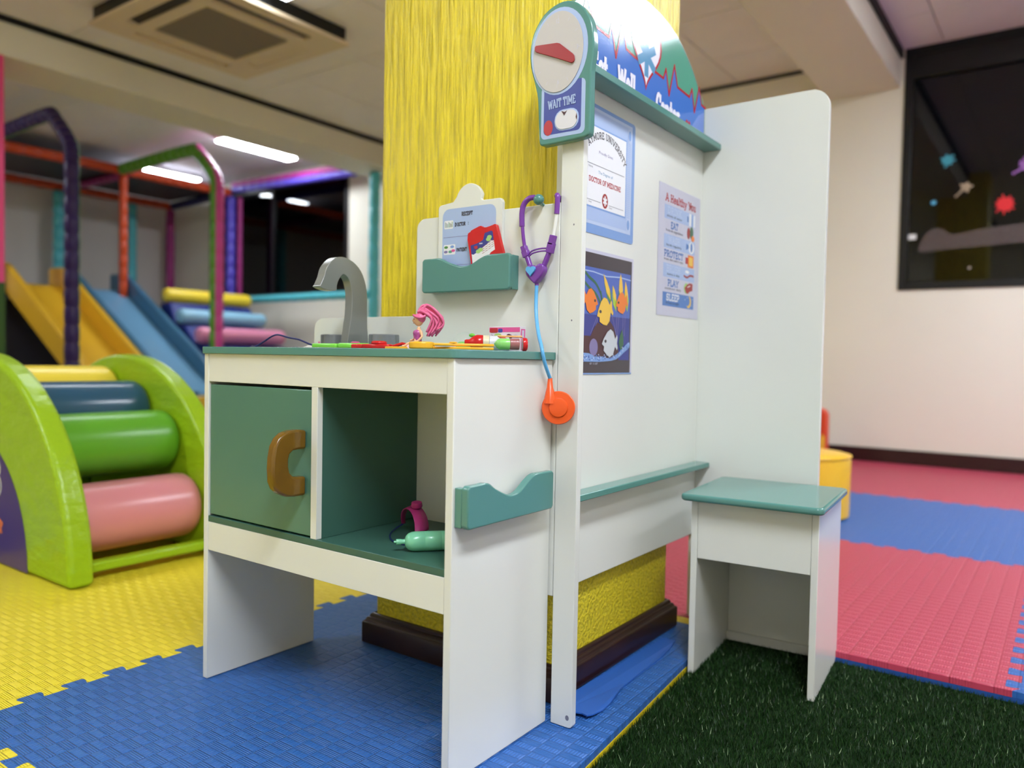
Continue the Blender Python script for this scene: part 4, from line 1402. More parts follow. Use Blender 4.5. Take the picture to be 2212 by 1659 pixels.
# ================================================================== TOYS ON THE COUNTERTOP
TZ = ZT + .0008  # toy positions below worked out from image pixels beforehand, kept as plain numbers
LA = Vector((.81, .587, 0)).normalized()
LN = Vector((LA.y, -LA.x, 0))


def bar(path, wd, h, z, m=None):
    """flat bar following a 2-D path lying at height z."""
    mb = MB()
    P_ = [np.array(p, float) for p in path]
    k = len(P_)
    Lf, Rt = [], []
    for i in range(k):
        d = P_[min(i + 1, k - 1)] - P_[max(i - 1, 0)]
        d /= np.hypot(*d)
        n = np.array((-d[1], d[0]))
        w_ = wd[i] if isinstance(wd, (list, tuple)) else wd
        Lf.append(tuple(P_[i] + n * w_ / 2))
        Rt.append(tuple(P_[i] - n * w_ / 2))
    mb.prism(Rt + Lf[::-1], (0, 0, z), (1, 0, 0), (0, 1, 0), (0, 0, 1), h)
    return mb


# lime instrument with the navy cord
t = thing('toy_thermometer', 'flat lime green toy instrument with a pink button lying before the faucet', 'toy', (-.37, .105, TZ))
obj('body', bar([(-.4080, .100), (-.395, .102), (-.375, .104), (-.352, .106)], [.014, .018, .018, .013], .0085, TZ), LIMEP, t, bevel=.0025, seg=3, smooth=50)
obj('head', bar([(-.3515, .107), (-.335, .110), (-.318, .113), (-.300, .116), (-.288, .118)], [.010, .014, .020, .016, .008], .0095, TZ), LIMEP, t, bevel=.0032, seg=3, smooth=50)
obj('button', MB().lathe([(.0075, 0), (.0075, .0016), (.005, .0026), (0, .0028)], (-.3170, .113, TZ + .0096), (0, 0, 1), 18), mat('pink_toy_plastic', 'e2569c', .3, .5), t, smooth=50)
t = tag(obj('navy_cord', MB().tube(smooth_open([(-.4090, .100, TZ + .0060), (-.4200, .0985, TZ + .0075), (-.4440, .0955, TZ + .0150), (-.4700, .0930, TZ + .0185), (-.4960, .0905, TZ + .0235), (-.5120, .0890, TZ + .0205), (-.5340, .0880, TZ + .0110), (-.5560, .0860, TZ + .0020), (-.5650, .0840, TZ + .0016)], 6), .0016, 8), NAVYC, loc=(-.48, .09, TZ), smooth=60),
        'thin navy blue cord arching over the left end of the countertop', 'cord')
mbc = MB()
gx, gy = 9, 6
vs = []
for j in range(gy):
    for i in range(gx):
        x = -.4800 + .054 * i / (gx - 1)
        y = .105 + .030 * j / (gy - 1)
        vs.append((x, y, TZ + .0005 + .0055 * max(0, math.sin(i * .55 - .6)) * (.5 + .5 * math.sin(j * 1.1 + i))))
mbc.add(vs, [(j * gx + i, j * gx + i + 1, (j + 1) * gx + i + 1, (j + 1) * gx + i) for j in range(gy - 1) for i in range(gx - 1)])
o = obj('netting_scrap', mbc, mat('white_netting', 'dedcd6', .8, .2, bump=(500, .8, .001)), loc=(-.45, .12, TZ), smooth=60)
sm = o.modifiers.new('thick', 'SOLIDIFY')
sm.thickness = .0006
tag(o, 'small crumpled scrap of white netting beside the lime toy', 'cloth')

t = thing('toy_reflex_hammer', 'flat red toy hammer with a round raised button lying between faucet and doll', 'toy', (-.27, .105, TZ))
obj('handle', bar([(-.2970, .0880), (-.275, .0920)], [.009, .011], .0075, TZ), REDP, t, bevel=.002, smooth=50)
obj('head', bar([(-.2748, .0920), (-.265, .0935), (-.245, .0960), (-.228, .0985), (-.219, .1000)], [.013, .021, .025, .021, .010], .0078, TZ), REDP, t, bevel=.0022, seg=3, smooth=50)
obj('button', MB().lathe([(.0125, 0), (.0132, .0018), (.0120, .0040), (.0090, .0050), (0, .0052)], (-.2430, .0965, TZ + .0080), (0, 0, 1), 24), REDP, t, smooth=50)
obj('prong', MB().tube([(-.2300, .1100, TZ + .0030), (-.2120, .1180, TZ + .0090), (-.1980, .1260, TZ + .0068)], [.0030, .0026, .0018], 8), REDP, t, smooth=60)
tag(obj('amber_stick', bar([(-.2180, .0860), (-.2000, .0895), (-.1780, .0940)], [.003, .006, .005], .0040, TZ), YELP, loc=(-.2, .09, TZ), bevel=.001), 'short amber yellow stick lying just left of the doll', 'toy')

# doll
DO = Vector((-.186, .1290, TZ))
t = thing('doll', 'tiny seated doll with a big pink ponytail and magenta glitter top', 'doll', DO, math.atan2(LA.y, LA.x))
t.scale = (1.14, 1.14, 1.16)
kl = dict(local=True)


def skin_mesh(name, nodes, edges, m, parent, lev=2, **kw):
    me = bpy.data.meshes.new(name)
    me.from_pydata([n[0] for n in nodes], edges, [])
    me.materials.append(m)
    o = link(name, me, parent)
    WM[o.name] = WM[parent.name]
    sk_ = o.modifiers.new('skin', 'SKIN')
    for i, n in enumerate(nodes):
        me.skin_vertices[0].data[i].radius = (n[1], n[1])
    me.skin_vertices[0].data[0].use_root = True
    sk_.use_smooth_shade = True
    sb_ = o.modifiers.new('sub', 'SUBSURF')
    sb_.levels = sb_.render_levels = lev
    return o


nd = [((-.0010, 0, .0075), .0062), ((-.0015, 0, .0160), .0046), ((-.0015, 0, .0240), .0058), ((.0000, 0, .0290), .0026), ((.0005, 0, .0325), .0026),
      ((.0040, -.0055, .0250), .0021), ((.0060, -.0080, .0180), .0018), ((.0005, -.0105, .0120), .0015), ((-.0045, -.0105, .0105), .0017),
      ((-.0020, .0060, .0250), .0021), ((-.0050, .0085, .0180), .0018), ((-.0095, .0065, .0130), .0015), ((-.0130, .0045, .0125), .0016),
      ((-.0070, -.0035, .0055), .0030), ((-.0140, -.0040, .0085), .0024), ((-.0200, -.0045, .0040), .0018), ((-.0235, -.0045, .0045), .0020),
      ((-.0075, .0040, .0055), .0030), ((-.0150, .0050, .0085), .0024), ((-.0215, .0055, .0040), .0018), ((-.0250, .0055, .0048), .0020)]
ed = [(0, 1), (1, 2), (2, 3), (3, 4), (2, 5), (5, 6), (6, 7), (7, 8), (2, 9), (9, 10), (10, 11), (11, 12), (0, 13), (13, 14), (14, 15), (15, 16), (0, 17), (17, 18), (18, 19), (19, 20)]
skin_mesh('body', nd, ed, SKIN, t)
hc = (-.0003, 0, .0415)
hdm = MB()
hdm.ball(hc, (.0072, .0070, .0088), 24)
for i, v in enumerate(hdm.v):                       # chin, cheeks and nose
    x, y, z = (v[0] - hc[0], v[1] - hc[1], v[2] - hc[2])
    k1 = 1 - .22 * max(0, -z / .0088)
    y *= k1
    if x < 0:
        x *= 1 + .10 * math.exp(-((z + .001) / .0022) ** 2 - (y / .0018) ** 2) * 3
        x -= .0006 * math.exp(-((z + .0040) / .0018) ** 2 - (y / .003) ** 2)
    hdm.v[i] = (x + hc[0], y + hc[1], z + hc[2])
hd = obj('head', hdm, SKIN, t, smooth=180, local=True)
fc = MB()
for sy in (-.0031, .0031):
    fc.ball((hc[0] - .0061, sy, hc[2] + .0008), (.0008, .0014, .0010), 10)
obj('eye', fc, mat('doll_eye', '3a4a58', .2, .5), hd, local=True, smooth=180)
obj('mouth', MB().ball((hc[0] - .0072, 0, hc[2] - .0046), (.0007, .0018, .0006), 10), mat('doll_lip', 'c8504a', .3, .4), hd, local=True, smooth=180)
hr = MB()
hr.ball((hc[0] + .0022, 0, hc[2] + .0028), (.0080, .0080, .0078), 20)
rnd = random.Random(4)
for k_ in range(46):                                 # locks: up from the crown, sweeping back and down
    a = rnd.uniform(-1, 1)
    h0 = rnd.uniform(.0, 1)
    y0 = a * .006
    st = (hc[0] + .002 + rnd.uniform(-.004, .003), y0, hc[2] + .008 + rnd.uniform(0, .004))
    p1 = (st[0] + .004 + .004 * h0, y0 * 1.1, st[2] + .009 * h0 + .001)
    p2 = (st[0] + .013 + .010 * h0, y0 * 1.3 + rnd.uniform(-.002, .002), st[2] + .003 * h0 - .003)
    p3 = (st[0] + .019 + .013 * h0, y0 * 1.3, st[2] - .010 - .006 * rnd.random())
    p4 = (st[0] + .016 + .009 * h0 - .004, y0 * 1.1, st[2] - .024 - .008 * rnd.random())
    hr.tube(smooth_open([st, p1, p2, p3, p4], 4), [.0016] * 4 + [.0019] * 8 + [.0013] * 5, 6)
hr.tube(smooth_open([(hc[0] - .0060, -.0045, hc[2] + .0058), (hc[0] - .0030, -.0082, hc[2] + .0040), (hc[0] + .0040, -.0092, hc[2] + .0030), (hc[0] + .0110, -.0060, hc[2] + .0060), (hc[0] + .0120, 0, hc[2] + .0100)], 4), .0019, 8)
hr.tube(smooth_open([(hc[0] - .0064, -.0045, hc[2] + .0060), (hc[0] - .0070, 0, hc[2] + .0064), (hc[0] - .0060, .0048, hc[2] + .0060), (hc[0] + .001, .0085, hc[2] + .004)], 4), .0017, 8)
obj('hair', hr, HAIR, t, local=True, smooth=180)
obj('top', MB().lathe([(.0058, .0075), (.0058, .011), (.0056, .016), (.0066, .0205), (.0070, .0235), (.0060, .0262), (.0040, .0275)], (-.0012, 0, 0), (0, 0, 1), 20), GLIT, t, local=True, smooth=60)
sk_ = MB()
pr_ = []
for i in range(40):
    a = 2 * PI * i / 40
    pr_.append(a)
vs, fs = [], []
for rr_, zz_, am in ((.0060, .0098, 0), (.0085, .0078, .0003), (.0115, .0050, .0009), (.0140, .0014, .0016)):
    for a in pr_:
        q_ = rr_ + am * math.cos(a * 10)
        vs.append((-.0040 + q_ * math.cos(a) * 1.15, q_ * math.sin(a), zz_))
for j in range(3):
    for i in range(40):
        fs.append((j * 40 + i, j * 40 + (i + 1) % 40, (j + 1) * 40 + (i + 1) % 40, (j + 1) * 40 + i))
sk_.add(vs, fs)
obj('skirt', sk_, LACE, t, local=True, smooth=180, recalc=False)

# amber scissors
t = thing('toy_scissors', 'amber yellow toy scissors lying along the front of the countertop', 'toy scissors', (-.08, .085, TZ))


def L2(u, v=0):
    p = Vector((-.1300, .0480, 0)) + LA * u + LN * (-v)
    return (p.x, p.y)


def ringm(cu, cv, a_, b_, w_, z, h):
    mb = MB()
    n_ = 28
    out = [(cu + (a_ + w_) * math.cos(2 * PI * i / n_), cv + (b_ + w_) * math.sin(2 * PI * i / n_)) for i in range(n_)]
    inn = [(cu + a_ * math.cos(2 * PI * i / n_), cv + b_ * math.sin(2 * PI * i / n_)) for i in range(n_)]
    vs = [(*L2(*p), z) for p in out] + [(*L2(*p), z) for p in inn] + [(*L2(*p), z + h) for p in out] + [(*L2(*p), z + h) for p in inn]
    fs = []
    for i in range(n_):
        j = (i + 1) % n_
        fs += [(i, j, j + n_, i + n_), (i + 2 * n_, i + 3 * n_, j + 3 * n_, j + 2 * n_), (i, i + 2 * n_, j + 2 * n_, j), (i + n_, j + n_, j + 3 * n_, i + 3 * n_)]
    return mb.add(vs, fs)


for s_, z_ in ((1, TZ), (-1, TZ + .0045)):
    obj('finger_ring', ringm(.0195, s_ * .0125, .0130, .0075, .0050, z_ if s_ > 0 else TZ + .0002, .0105), YELP, t, bevel=.002, seg=2, smooth=50)
    obj('blade', bar([L2(.036, s_ * .009), L2(.055, s_ * .003), L2(.075, -s_ * .003), L2(.1000, -s_ * .006), L2(.1270, -s_ * .009)], [.009, .010, .011, .008, .003], .0042, z_ + (.0008 if s_ < 0 else 0)), YELP, t, bevel=.0012, smooth=50)
obj('pivot', MB().lathe([(.0060, 0), (.0060, .0014), (.004, .0022), (0, .0024)], (*L2(.066, 0), TZ + .0096), (0, 0, 1), 18), YELP, t, smooth=50)

# big red and white syringe
t = thing('large_syringe', 'large toy syringe with red cone nozzle and cloudy white barrel beside the pink box', 'toy syringe', (-.10, .17, TZ))
a0 = Vector((-.1225, .1690, TZ + .0128))
ax = Vector((.80, .60, 0)).normalized()
obj('nozzle', MB().lathe([(.0035, 0), (.0048, .001), (.0055, .008), (.0105, .014), (.0128, .020), (.0128, .029), (.0120, .030)], a0, ax, 28), REDP, t, smooth=40)
obj('cream_ring', MB().lathe([(.0100, .0302), (.0122, .0304), (.0122, .040), (.0100, .0402)], a0, ax, 28), mat('cream_toy_plastic', 'e2d6b4', .35, .4), t, smooth=40)
obj('barrel', MB().lathe([(.0100, .0404), (.0120, .0406), (.0120, .072), (.0100, .0722)], a0, ax, 28), mat('cloudy_plastic', 'dcdce0', .15, .5), t, smooth=40)
# small syringe with green filling
t = thing('small_syringe', 'small clear toy syringe with lime green filling and round red cap', 'toy syringe', (-.03, .15, TZ))
b0 = Vector((-.0475, .1440, TZ + .0104))
bx = Vector((.70, .714, 0)).normalized()
obj('filling', MB().lathe([(.0010, .0035), (.0060, .0075), (.0082, .0110), (.0086, .0115), (.0086, .0270), (.0080, .0272)], b0, bx, 24), LIMEP, t, smooth=40)
obj('plunger', MB().lathe([(.0080, .0274), (.0086, .0276), (.0086, .0420), (.0080, .0422)], b0, bx, 24), mat('dark_red_plastic', '9c2626', .3, .5), t, smooth=40)
obj('barrel', MB().lathe([(.0002, 0), (.0068, .0062), (.0094, .0105), (.0097, .012), (.0097, .0450), (.0103, .0452), (.0103, .0470)], b0, bx, 28), CLEAR, t, smooth=40)
obj('cap', MB().lathe([(.0060, .0472), (.0100, .0476), (.0104, .0490), (.0104, .0530), (.0092, .0545), (0, .0548)], b0, bx, 28), REDP, t, smooth=40)
# pink box
t = thing('pink_box', 'small pink and white cardboard box standing against the backsplash', 'box', (-.075, .225, TZ))
obj('carton', MB().box(-.1060, -.0430, .2120, .2270, TZ, TZ + .0400), mat('white_card', 'e4dce4', .4, .4), t, bevel=.0005)
BXP = Print((0, .2119, 0), (1, 0, 0), (0, 0, 1), (0, -1, 0))
bz0 = TZ
BXP.rect(-.1050, -.0435, bz0 + .0310, bz0 + .0385, 'p_pink', 1)
BXP.rect(-.1040, -.0880, bz0 + .0300, bz0 + .0375, 'p_red', 2, .002)
BXP.rect(-.0870, -.0780, bz0 + .0305, bz0 + .0365, 'p_navy', 2, .002)
BXP.ell(-.0875, bz0 + .0255, .0075, .0035, 'p_lgreen', 2, 16)
BXP.line([(-.101, bz0 + .027), (-.095, bz0 + .024), (-.083, bz0 + .0245)], .0007, 'p_grey', 2)
BXP.ell(-.0640, bz0 + .0190, .0085, .0085, 'p_purple', 1, 20)
BXP.ell(-.0655, bz0 + .0210, .0065, .0070, 'p_brown', 2, 16)
BXP.ell(-.0520, bz0 + .0180, .0075, .0090, 'p_lav', 2, 20)
BXP.build('front_print', t)
BXP = Print((-.0429, 0, 0), (0, 1, 0), (0, 0, 1), (1, 0, 0))
BXP.rect(.2135, .2255, bz0 + .002, bz0 + .036, 'p_pink', 1)
BXP.rect(.2165, .2220, bz0 + .022, bz0 + .034, 'p_lav', 2)
BXP.build('side_print', t)
# red thermometer lying behind, amber stick, clear cup
t = thing('red_thermometer', 'clear toy rod with a flat red tip lying behind the large syringe', 'toy', (-.09, .20, TZ))
obj('rod', MB().tube([(-.1180, .1960, TZ + .0255), (-.0800, .1990, TZ + .0222)], .0016, 8), CLEAR, t, smooth=60)
obj('tip', MB().tube([(-.0800, .1990, TZ + .0222), (-.0740, .1995, TZ + .0226), (-.0640, .2000, TZ + .0195), (-.0510, .2010, TZ + .0150)], [.0016, .0042, .0040, .0018], 12, flat=.6), REDP, t, smooth=60)
tag(obj('orange_stick', MB().tube([(-.0420, .1510, TZ + .0222), (-.0150, .1780, TZ + .0222)], [.0014, .0016], 8), mat('pale_orange_plastic', 'f0a860', .3, .5), loc=(-.03, .165, TZ + .022), smooth=60),
    'thin pale orange stick lying across the small syringe', 'toy')
t = thing('clear_cup', 'clear plastic cup with lime green base lying behind the amber scissors', 'cup', (-.155, .2030, TZ))
obj('base', MB().lathe([(0, 0), (.0130, .0005), (.0150, .0040), (.0140, .0110), (.0090, .0150)], (-.1500, .2030, TZ), (0, 0, 1), 26), LIMEP, t, smooth=50)
obj('dome', MB().lathe([(.0205, 0), (.0210, .008), (.0190, .0190), (.0130, .0270), (.0050, .0305), (0, .0310)], (-.1500, .2030, TZ + .0001), (0, 0, 1), 30), CLEAR, t, smooth=60)
obj('lime_tab', MB().ball((-.1310, .1985, TZ + .0255), (.0060, .004, .0032), 12), LIMEP, t, smooth=180)
tag(obj('amber_sliver', bar([(-.0560, .0980), (-.0440, .1070)], [.004, .003], .0022, TZ), mat('pale_amber_plastic', 'f2cf8c', .4, .4), loc=(-.05, .1, TZ), bevel=.0006), 'pale amber sliver lying under the tips of the scissors', 'toy')

# ================================================================== ON THE SHELF
SZ = .2983
t = thing('toy_bottle', 'mint green toy bottle lying at the front of the open shelf', 'toy bottle', (-.10, .06, SZ))
bo = Vector((-.1340, .0255, SZ + .0148))
bd = Vector((.655, .755, 0)).normalized()
obj('body', MB().lathe([(.0046, .0165), (.0085, .0180), (.0120, .0215), (.0142, .0270), (.0146, .0320), (.0146, .0450), (.0143, .0455), (.0146, .0460), (.0146, .0700), (.0143, .0705), (.0146, .0710), (.0146, .1000), (.0120, .1040), (0, .1045)], bo, bd, 32), MINT, t, smooth=40)
obj('nozzle', MB().lathe([(.0015, 0), (.0018, .0035), (.0042, .0036), (.0044, .0100), (.0036, .0120), (.0038, .0164)], bo, bd, 18), MINT, t, smooth=40)
t = thing('toy_head_mirror', 'magenta toy headband with a navy elastic loop behind the mint bottle', 'headband', (-.19, .13, SZ))
nx_ = 22
vs, fs = [], []
for i in range(nx_ + 1):
    u_ = i / nx_
    a = R(172 - 158 * u_)
    cx_, cz_ = -.1900 + .0450 * math.cos(a), SZ + .0020 + .0440 * math.sin(a)
    yc = .150 - .050 * u_
    wl_ = .004 + .0125 * u_ ** 1.2
    for s_ in (-1, 1):
        vs.append((cx_, yc + s_ * wl_, cz_ + (s_ * .004 * u_)))
for i in range(nx_):
    fs.append((2 * i, 2 * i + 1, 2 * i + 3, 2 * i + 2))
o = obj('band', MB().add(vs, fs), MAG, t, smooth=180)
sm = o.modifiers.new('thick', 'SOLIDIFY')
sm.thickness = .0018
obj('clip', MB().lathe([(.0085, 0), (.0095, .002), (.0085, .008), (.005, .0095)], (-.1800, .1240, SZ + .0470), (.1, -.15, 1), 18), MAG, t, smooth=50)
obj('elastic', MB().tube(smooth_open([(-.2330, .1480, SZ + .0080), (-.2300, .1280, SZ + .0040), (-.2150, .1000, SZ + .0018), (-.1900, .0760, SZ + .0016), (-.1640, .0640, SZ + .0016), (-.1420, .0690, SZ + .0016), (-.1440, .0950, SZ + .010)], 6), .0013, 8), NAVYC, t, smooth=60)

# ================================================================== ROLLER CLIMBER
t = thing('roller_climber', 'soft play roller climber with lime arched sides and four coloured rollers', 'soft play climber', (-1.87, .32, .0005))
CX = -1.87


def arch_side(y0, y1):
    out = [(CX + .585 * math.cos(R(a)), .0030 + .577 * math.sin(R(a))) for a in np.linspace(0, 180, 49)]
    return MB().prism(out, (0, y1, 0), (1, 0, 0), (0, 0, 1), (0, -1, 0), y1 - y0)


sp = obj('side_panel', arch_side(.085, .147), LIME, t, bevel=.014, seg=4, smooth=50)
CL = Print((0, .0848, 0), (1, 0, 0), (0, 0, 1), (0, -1, 0), film=.0006)
CL.poly([(CX + .356 * math.cos(R(a)), .0045 + .352 * math.sin(R(a))) for a in np.linspace(0, 180, 41)], 'pp', 1) if False else None
MATS['purple_vinyl'] = PURPLEV
CL.poly([(CX + .356 * math.cos(R(a)), .0045 + .352 * math.sin(R(a))) for a in np.linspace(0, 180, 41)], 'purple_vinyl', 1)
for cz_, r_ in ((.215, .030), (.263, .024)):
    for k_ in range(24):
        a, b = 2 * PI * k_ / 24, 2 * PI * (k_ + 1) / 24
        CL.line([(-1.705 + r_ * math.cos(a), cz_ + r_ * math.sin(a)), (-1.705 + r_ * math.cos(b), cz_ + r_ * math.sin(b))], .006, 'p_white', 2)
CL.line([(-1.690, .085), (-1.668, .115), (-1.690, .125), (-1.672, .090)], .008, 'p_orange', 2)
CL.build('side_print', sp)
obj('side_panel', arch_side(.505, .567), LIME, t, bevel=.014, seg=4, smooth=50)
for (cx_, cz_, r_, m_, lb) in ((-1.462, .138, .093, RP, 'pink roller'), (-1.580, .322, .091, RG, 'green roller'), (-1.745, .408, .089, RN, 'navy blue roller'), (-1.930, .452, .088, RY, 'yellow roller')):
    y0, y1 = .1475, .5045
    rd = .030
    prof = [(r_ * .5, 0), (r_ - rd, .001)] + [(r_ - rd + rd * math.sin(R(a)), rd - rd * math.cos(R(a))) for a in (20, 45, 70, 90)] + \
           [(r_ - rd + rd * math.sin(R(a)), (y1 - y0) - rd + rd * math.cos(R(a))) for a in (90, 70, 45, 20)] + [(r_ - rd, (y1 - y0) - .001), (r_ * .5, y1 - y0)]
    o = obj('roller', MB().lathe(prof, (cx_, y0, cz_), (0, 1, 0), 40), m_, t, smooth=60)
    o['label'] = lb
obj('base_rail', MB().box(-1.372, -1.335, .1475, .5045, .020, .046), LIME, t, bevel=.006)
obj('back_block', MB().box(-2.40, -2.05, .1475, .5045, .004, .30), LIME, t, bevel=.02)


# ================================================================== CLIMBING FRAME, SLIDES, FOAM STEPS
def padpath(pts, r, seg=.125):
    P_ = [Vector(p) for p in pts]
    out, rad = [], []
    for a, b in zip(P_[:-1], P_[1:]):
        L_ = (b - a).length
        n_ = max(1, round(L_ / seg))
        for i in range(n_):
            for s_, k_ in ((.0, .84), (.08, .97), (.5, 1.0), (.92, .97)):
                out.append(a + (b - a) * ((i + s_) / n_))
                rad.append(r * k_)
    out.append(P_[-1])
    rad.append(r * .84)
    return out, rad


def pad(name, pts, m, parent, r=.040, n=12, half=None, seg=.125):
    P_, R_ = padpath(pts, r, seg)
    return obj(name, MB().tube(P_, R_, n, half=half), m, parent, smooth=70)


FR = thing('climbing_frame', 'tall soft play climbing frame of coloured foam-padded tubes in the far corner', 'climbing frame', (-6.6, 3.0, .0005))
ZB_ = 2.285
pad('top_beam', [(-6.60, 1.00, ZB_), (-6.60, 4.10, ZB_)], PADO, FR, .045)
pad('rear_beam', [(-7.90, 1.00, ZB_), (-7.90, 4.20, ZB_)], PADO, FR, .045)
pad('end_beam', [(-7.86, 4.20, ZB_), (-6.64, 4.10, ZB_)], PADN, FR, .045)
pad('cross_beam', [(-7.86, 3.06, ZB_), (-6.64, 3.06, ZB_)], PADM, FR, .040)
pad('side_beam', [(-6.55, 4.10, ZB_ + .02), (-4.75, 4.16, ZB_ - .005)], PADV, FR, .036)
pad('side_beam', [(-6.55, 4.10, ZB_ + .075), (-4.75, 4.16, ZB_ + .05)], PADM, FR, .034)
pad('side_rail', [(-6.50, 4.14, 1.150), (-4.52, 4.14, 1.150)], PADC, FR, .040, seg=.14)
pad('post', [(-4.470, 4.14, .001), (-4.470, 4.14, 2.240)], PADC, FR, .050, seg=.16)
pad('post', [(-6.585, 4.10, .001), (-6.585, 4.10, ZB_ - .045)], PADV, FR, .050)
pad('post', [(-6.520, 4.165, .001), (-6.520, 4.165, ZB_ - .045)], PADM, FR, .026)
pad('post', [(-6.60, 2.965, .001), (-6.60, 2.965, ZB_ - .046)], PADO, FR, .038)
pad('post', [(-7.90, 3.735, .001), (-7.90, 3.735, ZB_ - .046)], PADC, FR, .048)
pad('post', [(-7.90, 2.970, .001), (-7.90, 2.970, ZB_ - .046)], PADC, FR, .062)
pad('post', [(-7.90, 4.190, .001), (-7.90, 4.190, ZB_ - .046)], PADM, FR, .050)
pad('post', [(-6.60, 1.850, .001), (-6.60, 1.850, ZB_ - .046)], PADO, FR, .038)


def archpath(y, x0=-6.555, xb=-5.48, xp=-5.05, zt=2.285, zb=.001, ze=1.98):
    return [(x0, y, zt), (xb, y, zt + .015), (xb + .17, y, zt - .035), (xp - .03, y, ze + .06), (xp, y, ze - .06), (xp, y, zb)]


for y, ma, mb_, hd_ in ((1.80, PADP, PADG, (.96, -.28, 0)), (2.935, PADG, PADPK, (.81, .587, 0))):
    pts = archpath(y)
    sm_ = smooth_open(pts[:-1], 4) + [pts[-1]]
    hv = Vector(hd_)
    if ma is PADP:
        o1 = pad('entry_arch', sm_, PADP, FR, .052, half=(.587, -.81, 0))
        o2 = pad('entry_arch', sm_, PADG, FR, .050, half=(-.587, .81, 0))
    else:
        o1 = pad('entry_arch', sm_, PADG, FR, .055, half=(-.70, -.71, 0))
        o2 = pad('entry_arch', sm_, PADPK, FR, .055, half=(.70, .71, 0))
obj('canopy', MB().box(-7.85, -6.65, 1.00, 4.15, ZB_ + .046, ZB_ + .056), NET, FR, smooth=0)
obj('platform', MB().box(-7.84, -6.72, 1.90, 3.08, 1.040, 1.110), PADN, FR, bevel=.01)
obj('shade_panel', MB().box(-7.0, -6.96, 1.10, 4.0, .003, 1.030), NET, FR, bevel=.01)  # dark sheet standing in for shade and dark things under the slides


def slide(name, label, y0, y1, m, ms, endm):
    t = thing(name, label, 'slide', (-4.9, (y0 + y1) / 2, .0005))
    cl = [(-6.94, 1.170), (-6.72, 1.165), (-6.60, 1.120), (-6.40, 1.000), (-5.50, .460), (-5.26, .330), (-5.10, .270), (-4.95, .245), (-4.70, .240)]
    cl = smooth_open(cl, 4)
    n = len(cl)
    th = .030
    vs = []
    for x, z in cl:
        vs += [(x, y0 + .05, z), (x, y1 - .05, z), (x, y1 - .05, z - th), (x, y0 + .05, z - th)]
    fs = [(0, 1, 2, 3), tuple(range(4 * n - 4, 4 * n))[::-1]]
    for i in range(n - 1):
        for j in range(4):
            fs.append((4 * i + j, 4 * i + (j + 1) % 4, 4 * i + 4 + (j + 1) % 4, 4 * i + 4 + j))
    obj('bed', MB().add(vs, fs), m, t, smooth=40)
    for ya, yb in ((y0, y0 + .055), (y1 - .055, y1)):
        up = [(x, z + (.165 if x < -5.4 else max(.06, .165 - (x + 5.4) * .22))) for x, z in cl]
        dn = [(x, z - .085) for x, z in cl]
        obj('side_rail', MB().prism(up + dn[::-1], (0, yb, 0), (1, 0, 0), (0, 0, 1), (0, -1, 0), yb - ya), ms, t, bevel=.018, seg=3, smooth=50)
    obj('foot', MB().box(-5.02, -4.70, y0 + .06, y1 - .06, .002, .205), endm, t, bevel=.01)
    obj('end_lip', MB().box(-4.698, -4.655, y0, y1, .135, .262), SLY, t, bevel=.015, seg=3)


slide('yellow_slide', 'amber yellow plastic slide nearest to the purple arch', 1.985, 2.505, SLY, SLY, mat('red_foam_block', 'a83222', .5, .3))
slide('blue_slide', 'light blue plastic slide between the yellow slide and the foam steps', 2.520, 3.060, SLB, SLBD, MATS['red_foam_block'])

t = thing('foam_steps', 'staircase of rounded yellow, light blue and pink foam steps beside the blue slide', 'soft play steps', (-5.7, 3.5, .0005))
for x_, z_, r_, m_, lb in ((-6.10, 1.115, .064, STY, 'yellow foam step'), (-5.86, .915, .068, STB, 'light blue foam step'), (-5.56, .745, .072, STP, 'pink foam step')):
    o = obj('step', MB().lathe([(r_ * .6, 0), (r_ * .9, .010), (r_, .035), (r_, .865), (r_ * .9, .890), (r_ * .6, .90)], (x_, 3.085, z_), (0, 1, 0), 24), m_, t, smooth=50)
    o['label'] = lb
prof = [(-6.20, .003), (-5.22, .003), (-5.22, .50), (-5.52, .660), (-5.62, .660), (-5.80, .835), (-5.93, .835), (-6.04, 1.045), (-6.20, 1.045)]
obj('core', MB().prism(prof, (0, 3.970, 0), (1, 0, 0), (0, 0, 1), (0, -1, 0), .87), STN, t, bevel=.02)
obj('step', MB().lathe([(.04, 0), (.072, .015), (.074, .035), (.074, .865), (.04, .9)], (-5.30, 3.085, .570), (0, 1, 0), 24), STN, t, smooth=50)

# ================================================================== ROUND POUF AND RED BLOCK BESIDE THE PINK MATS
mb = MB().lathe([(.19, .001), (.205, .008), (.207, .22), (.203, .236), (.190, .244), (.10, .250), (0, .251)], (-.205, 2.33, .0005), (0, 0, 1), 48)
t = thing('pouf', 'round yellow vinyl pouf behind the tall white end panel', 'pouf', (-.205, 2.33, .0005))
PV = mat('pouf_vinyl', 'f0bc28', .3, .5)
obj('body', mb, PV, t, smooth=50)
obj('piping', MB().tube([(-.205 + .2055 * math.cos(2 * PI * i / 48), 2.33 + .2055 * math.sin(2 * PI * i / 48), .2365) for i in range(48)], .0045, 6, closed=True), PV, t, smooth=180)
t = thing('red_foam_chair', 'red orange foam back with a yellow flame shape standing against the wall', 'toy chair', (-.60, 3.72, .0005))
RF = mat('red_orange_foam', 'd2401e', .4, .4)
obj('backrest', MB().prism(rrect(-.80, -.4210, .002, .345, (.01, .01, .045, .045), 6), (0, 3.76, 0), (1, 0, 0), (0, 0, 1), (0, -1, 0), .075), RF, t, bevel=.008, smooth=50)
CF = Print((0, 3.6848, 0), (1, 0, 0), (0, 0, 1), (0, -1, 0), film=.0005)
MATS['flame_yellow'] = mat('flame_yellow', 'f0b43a', .4, .4)
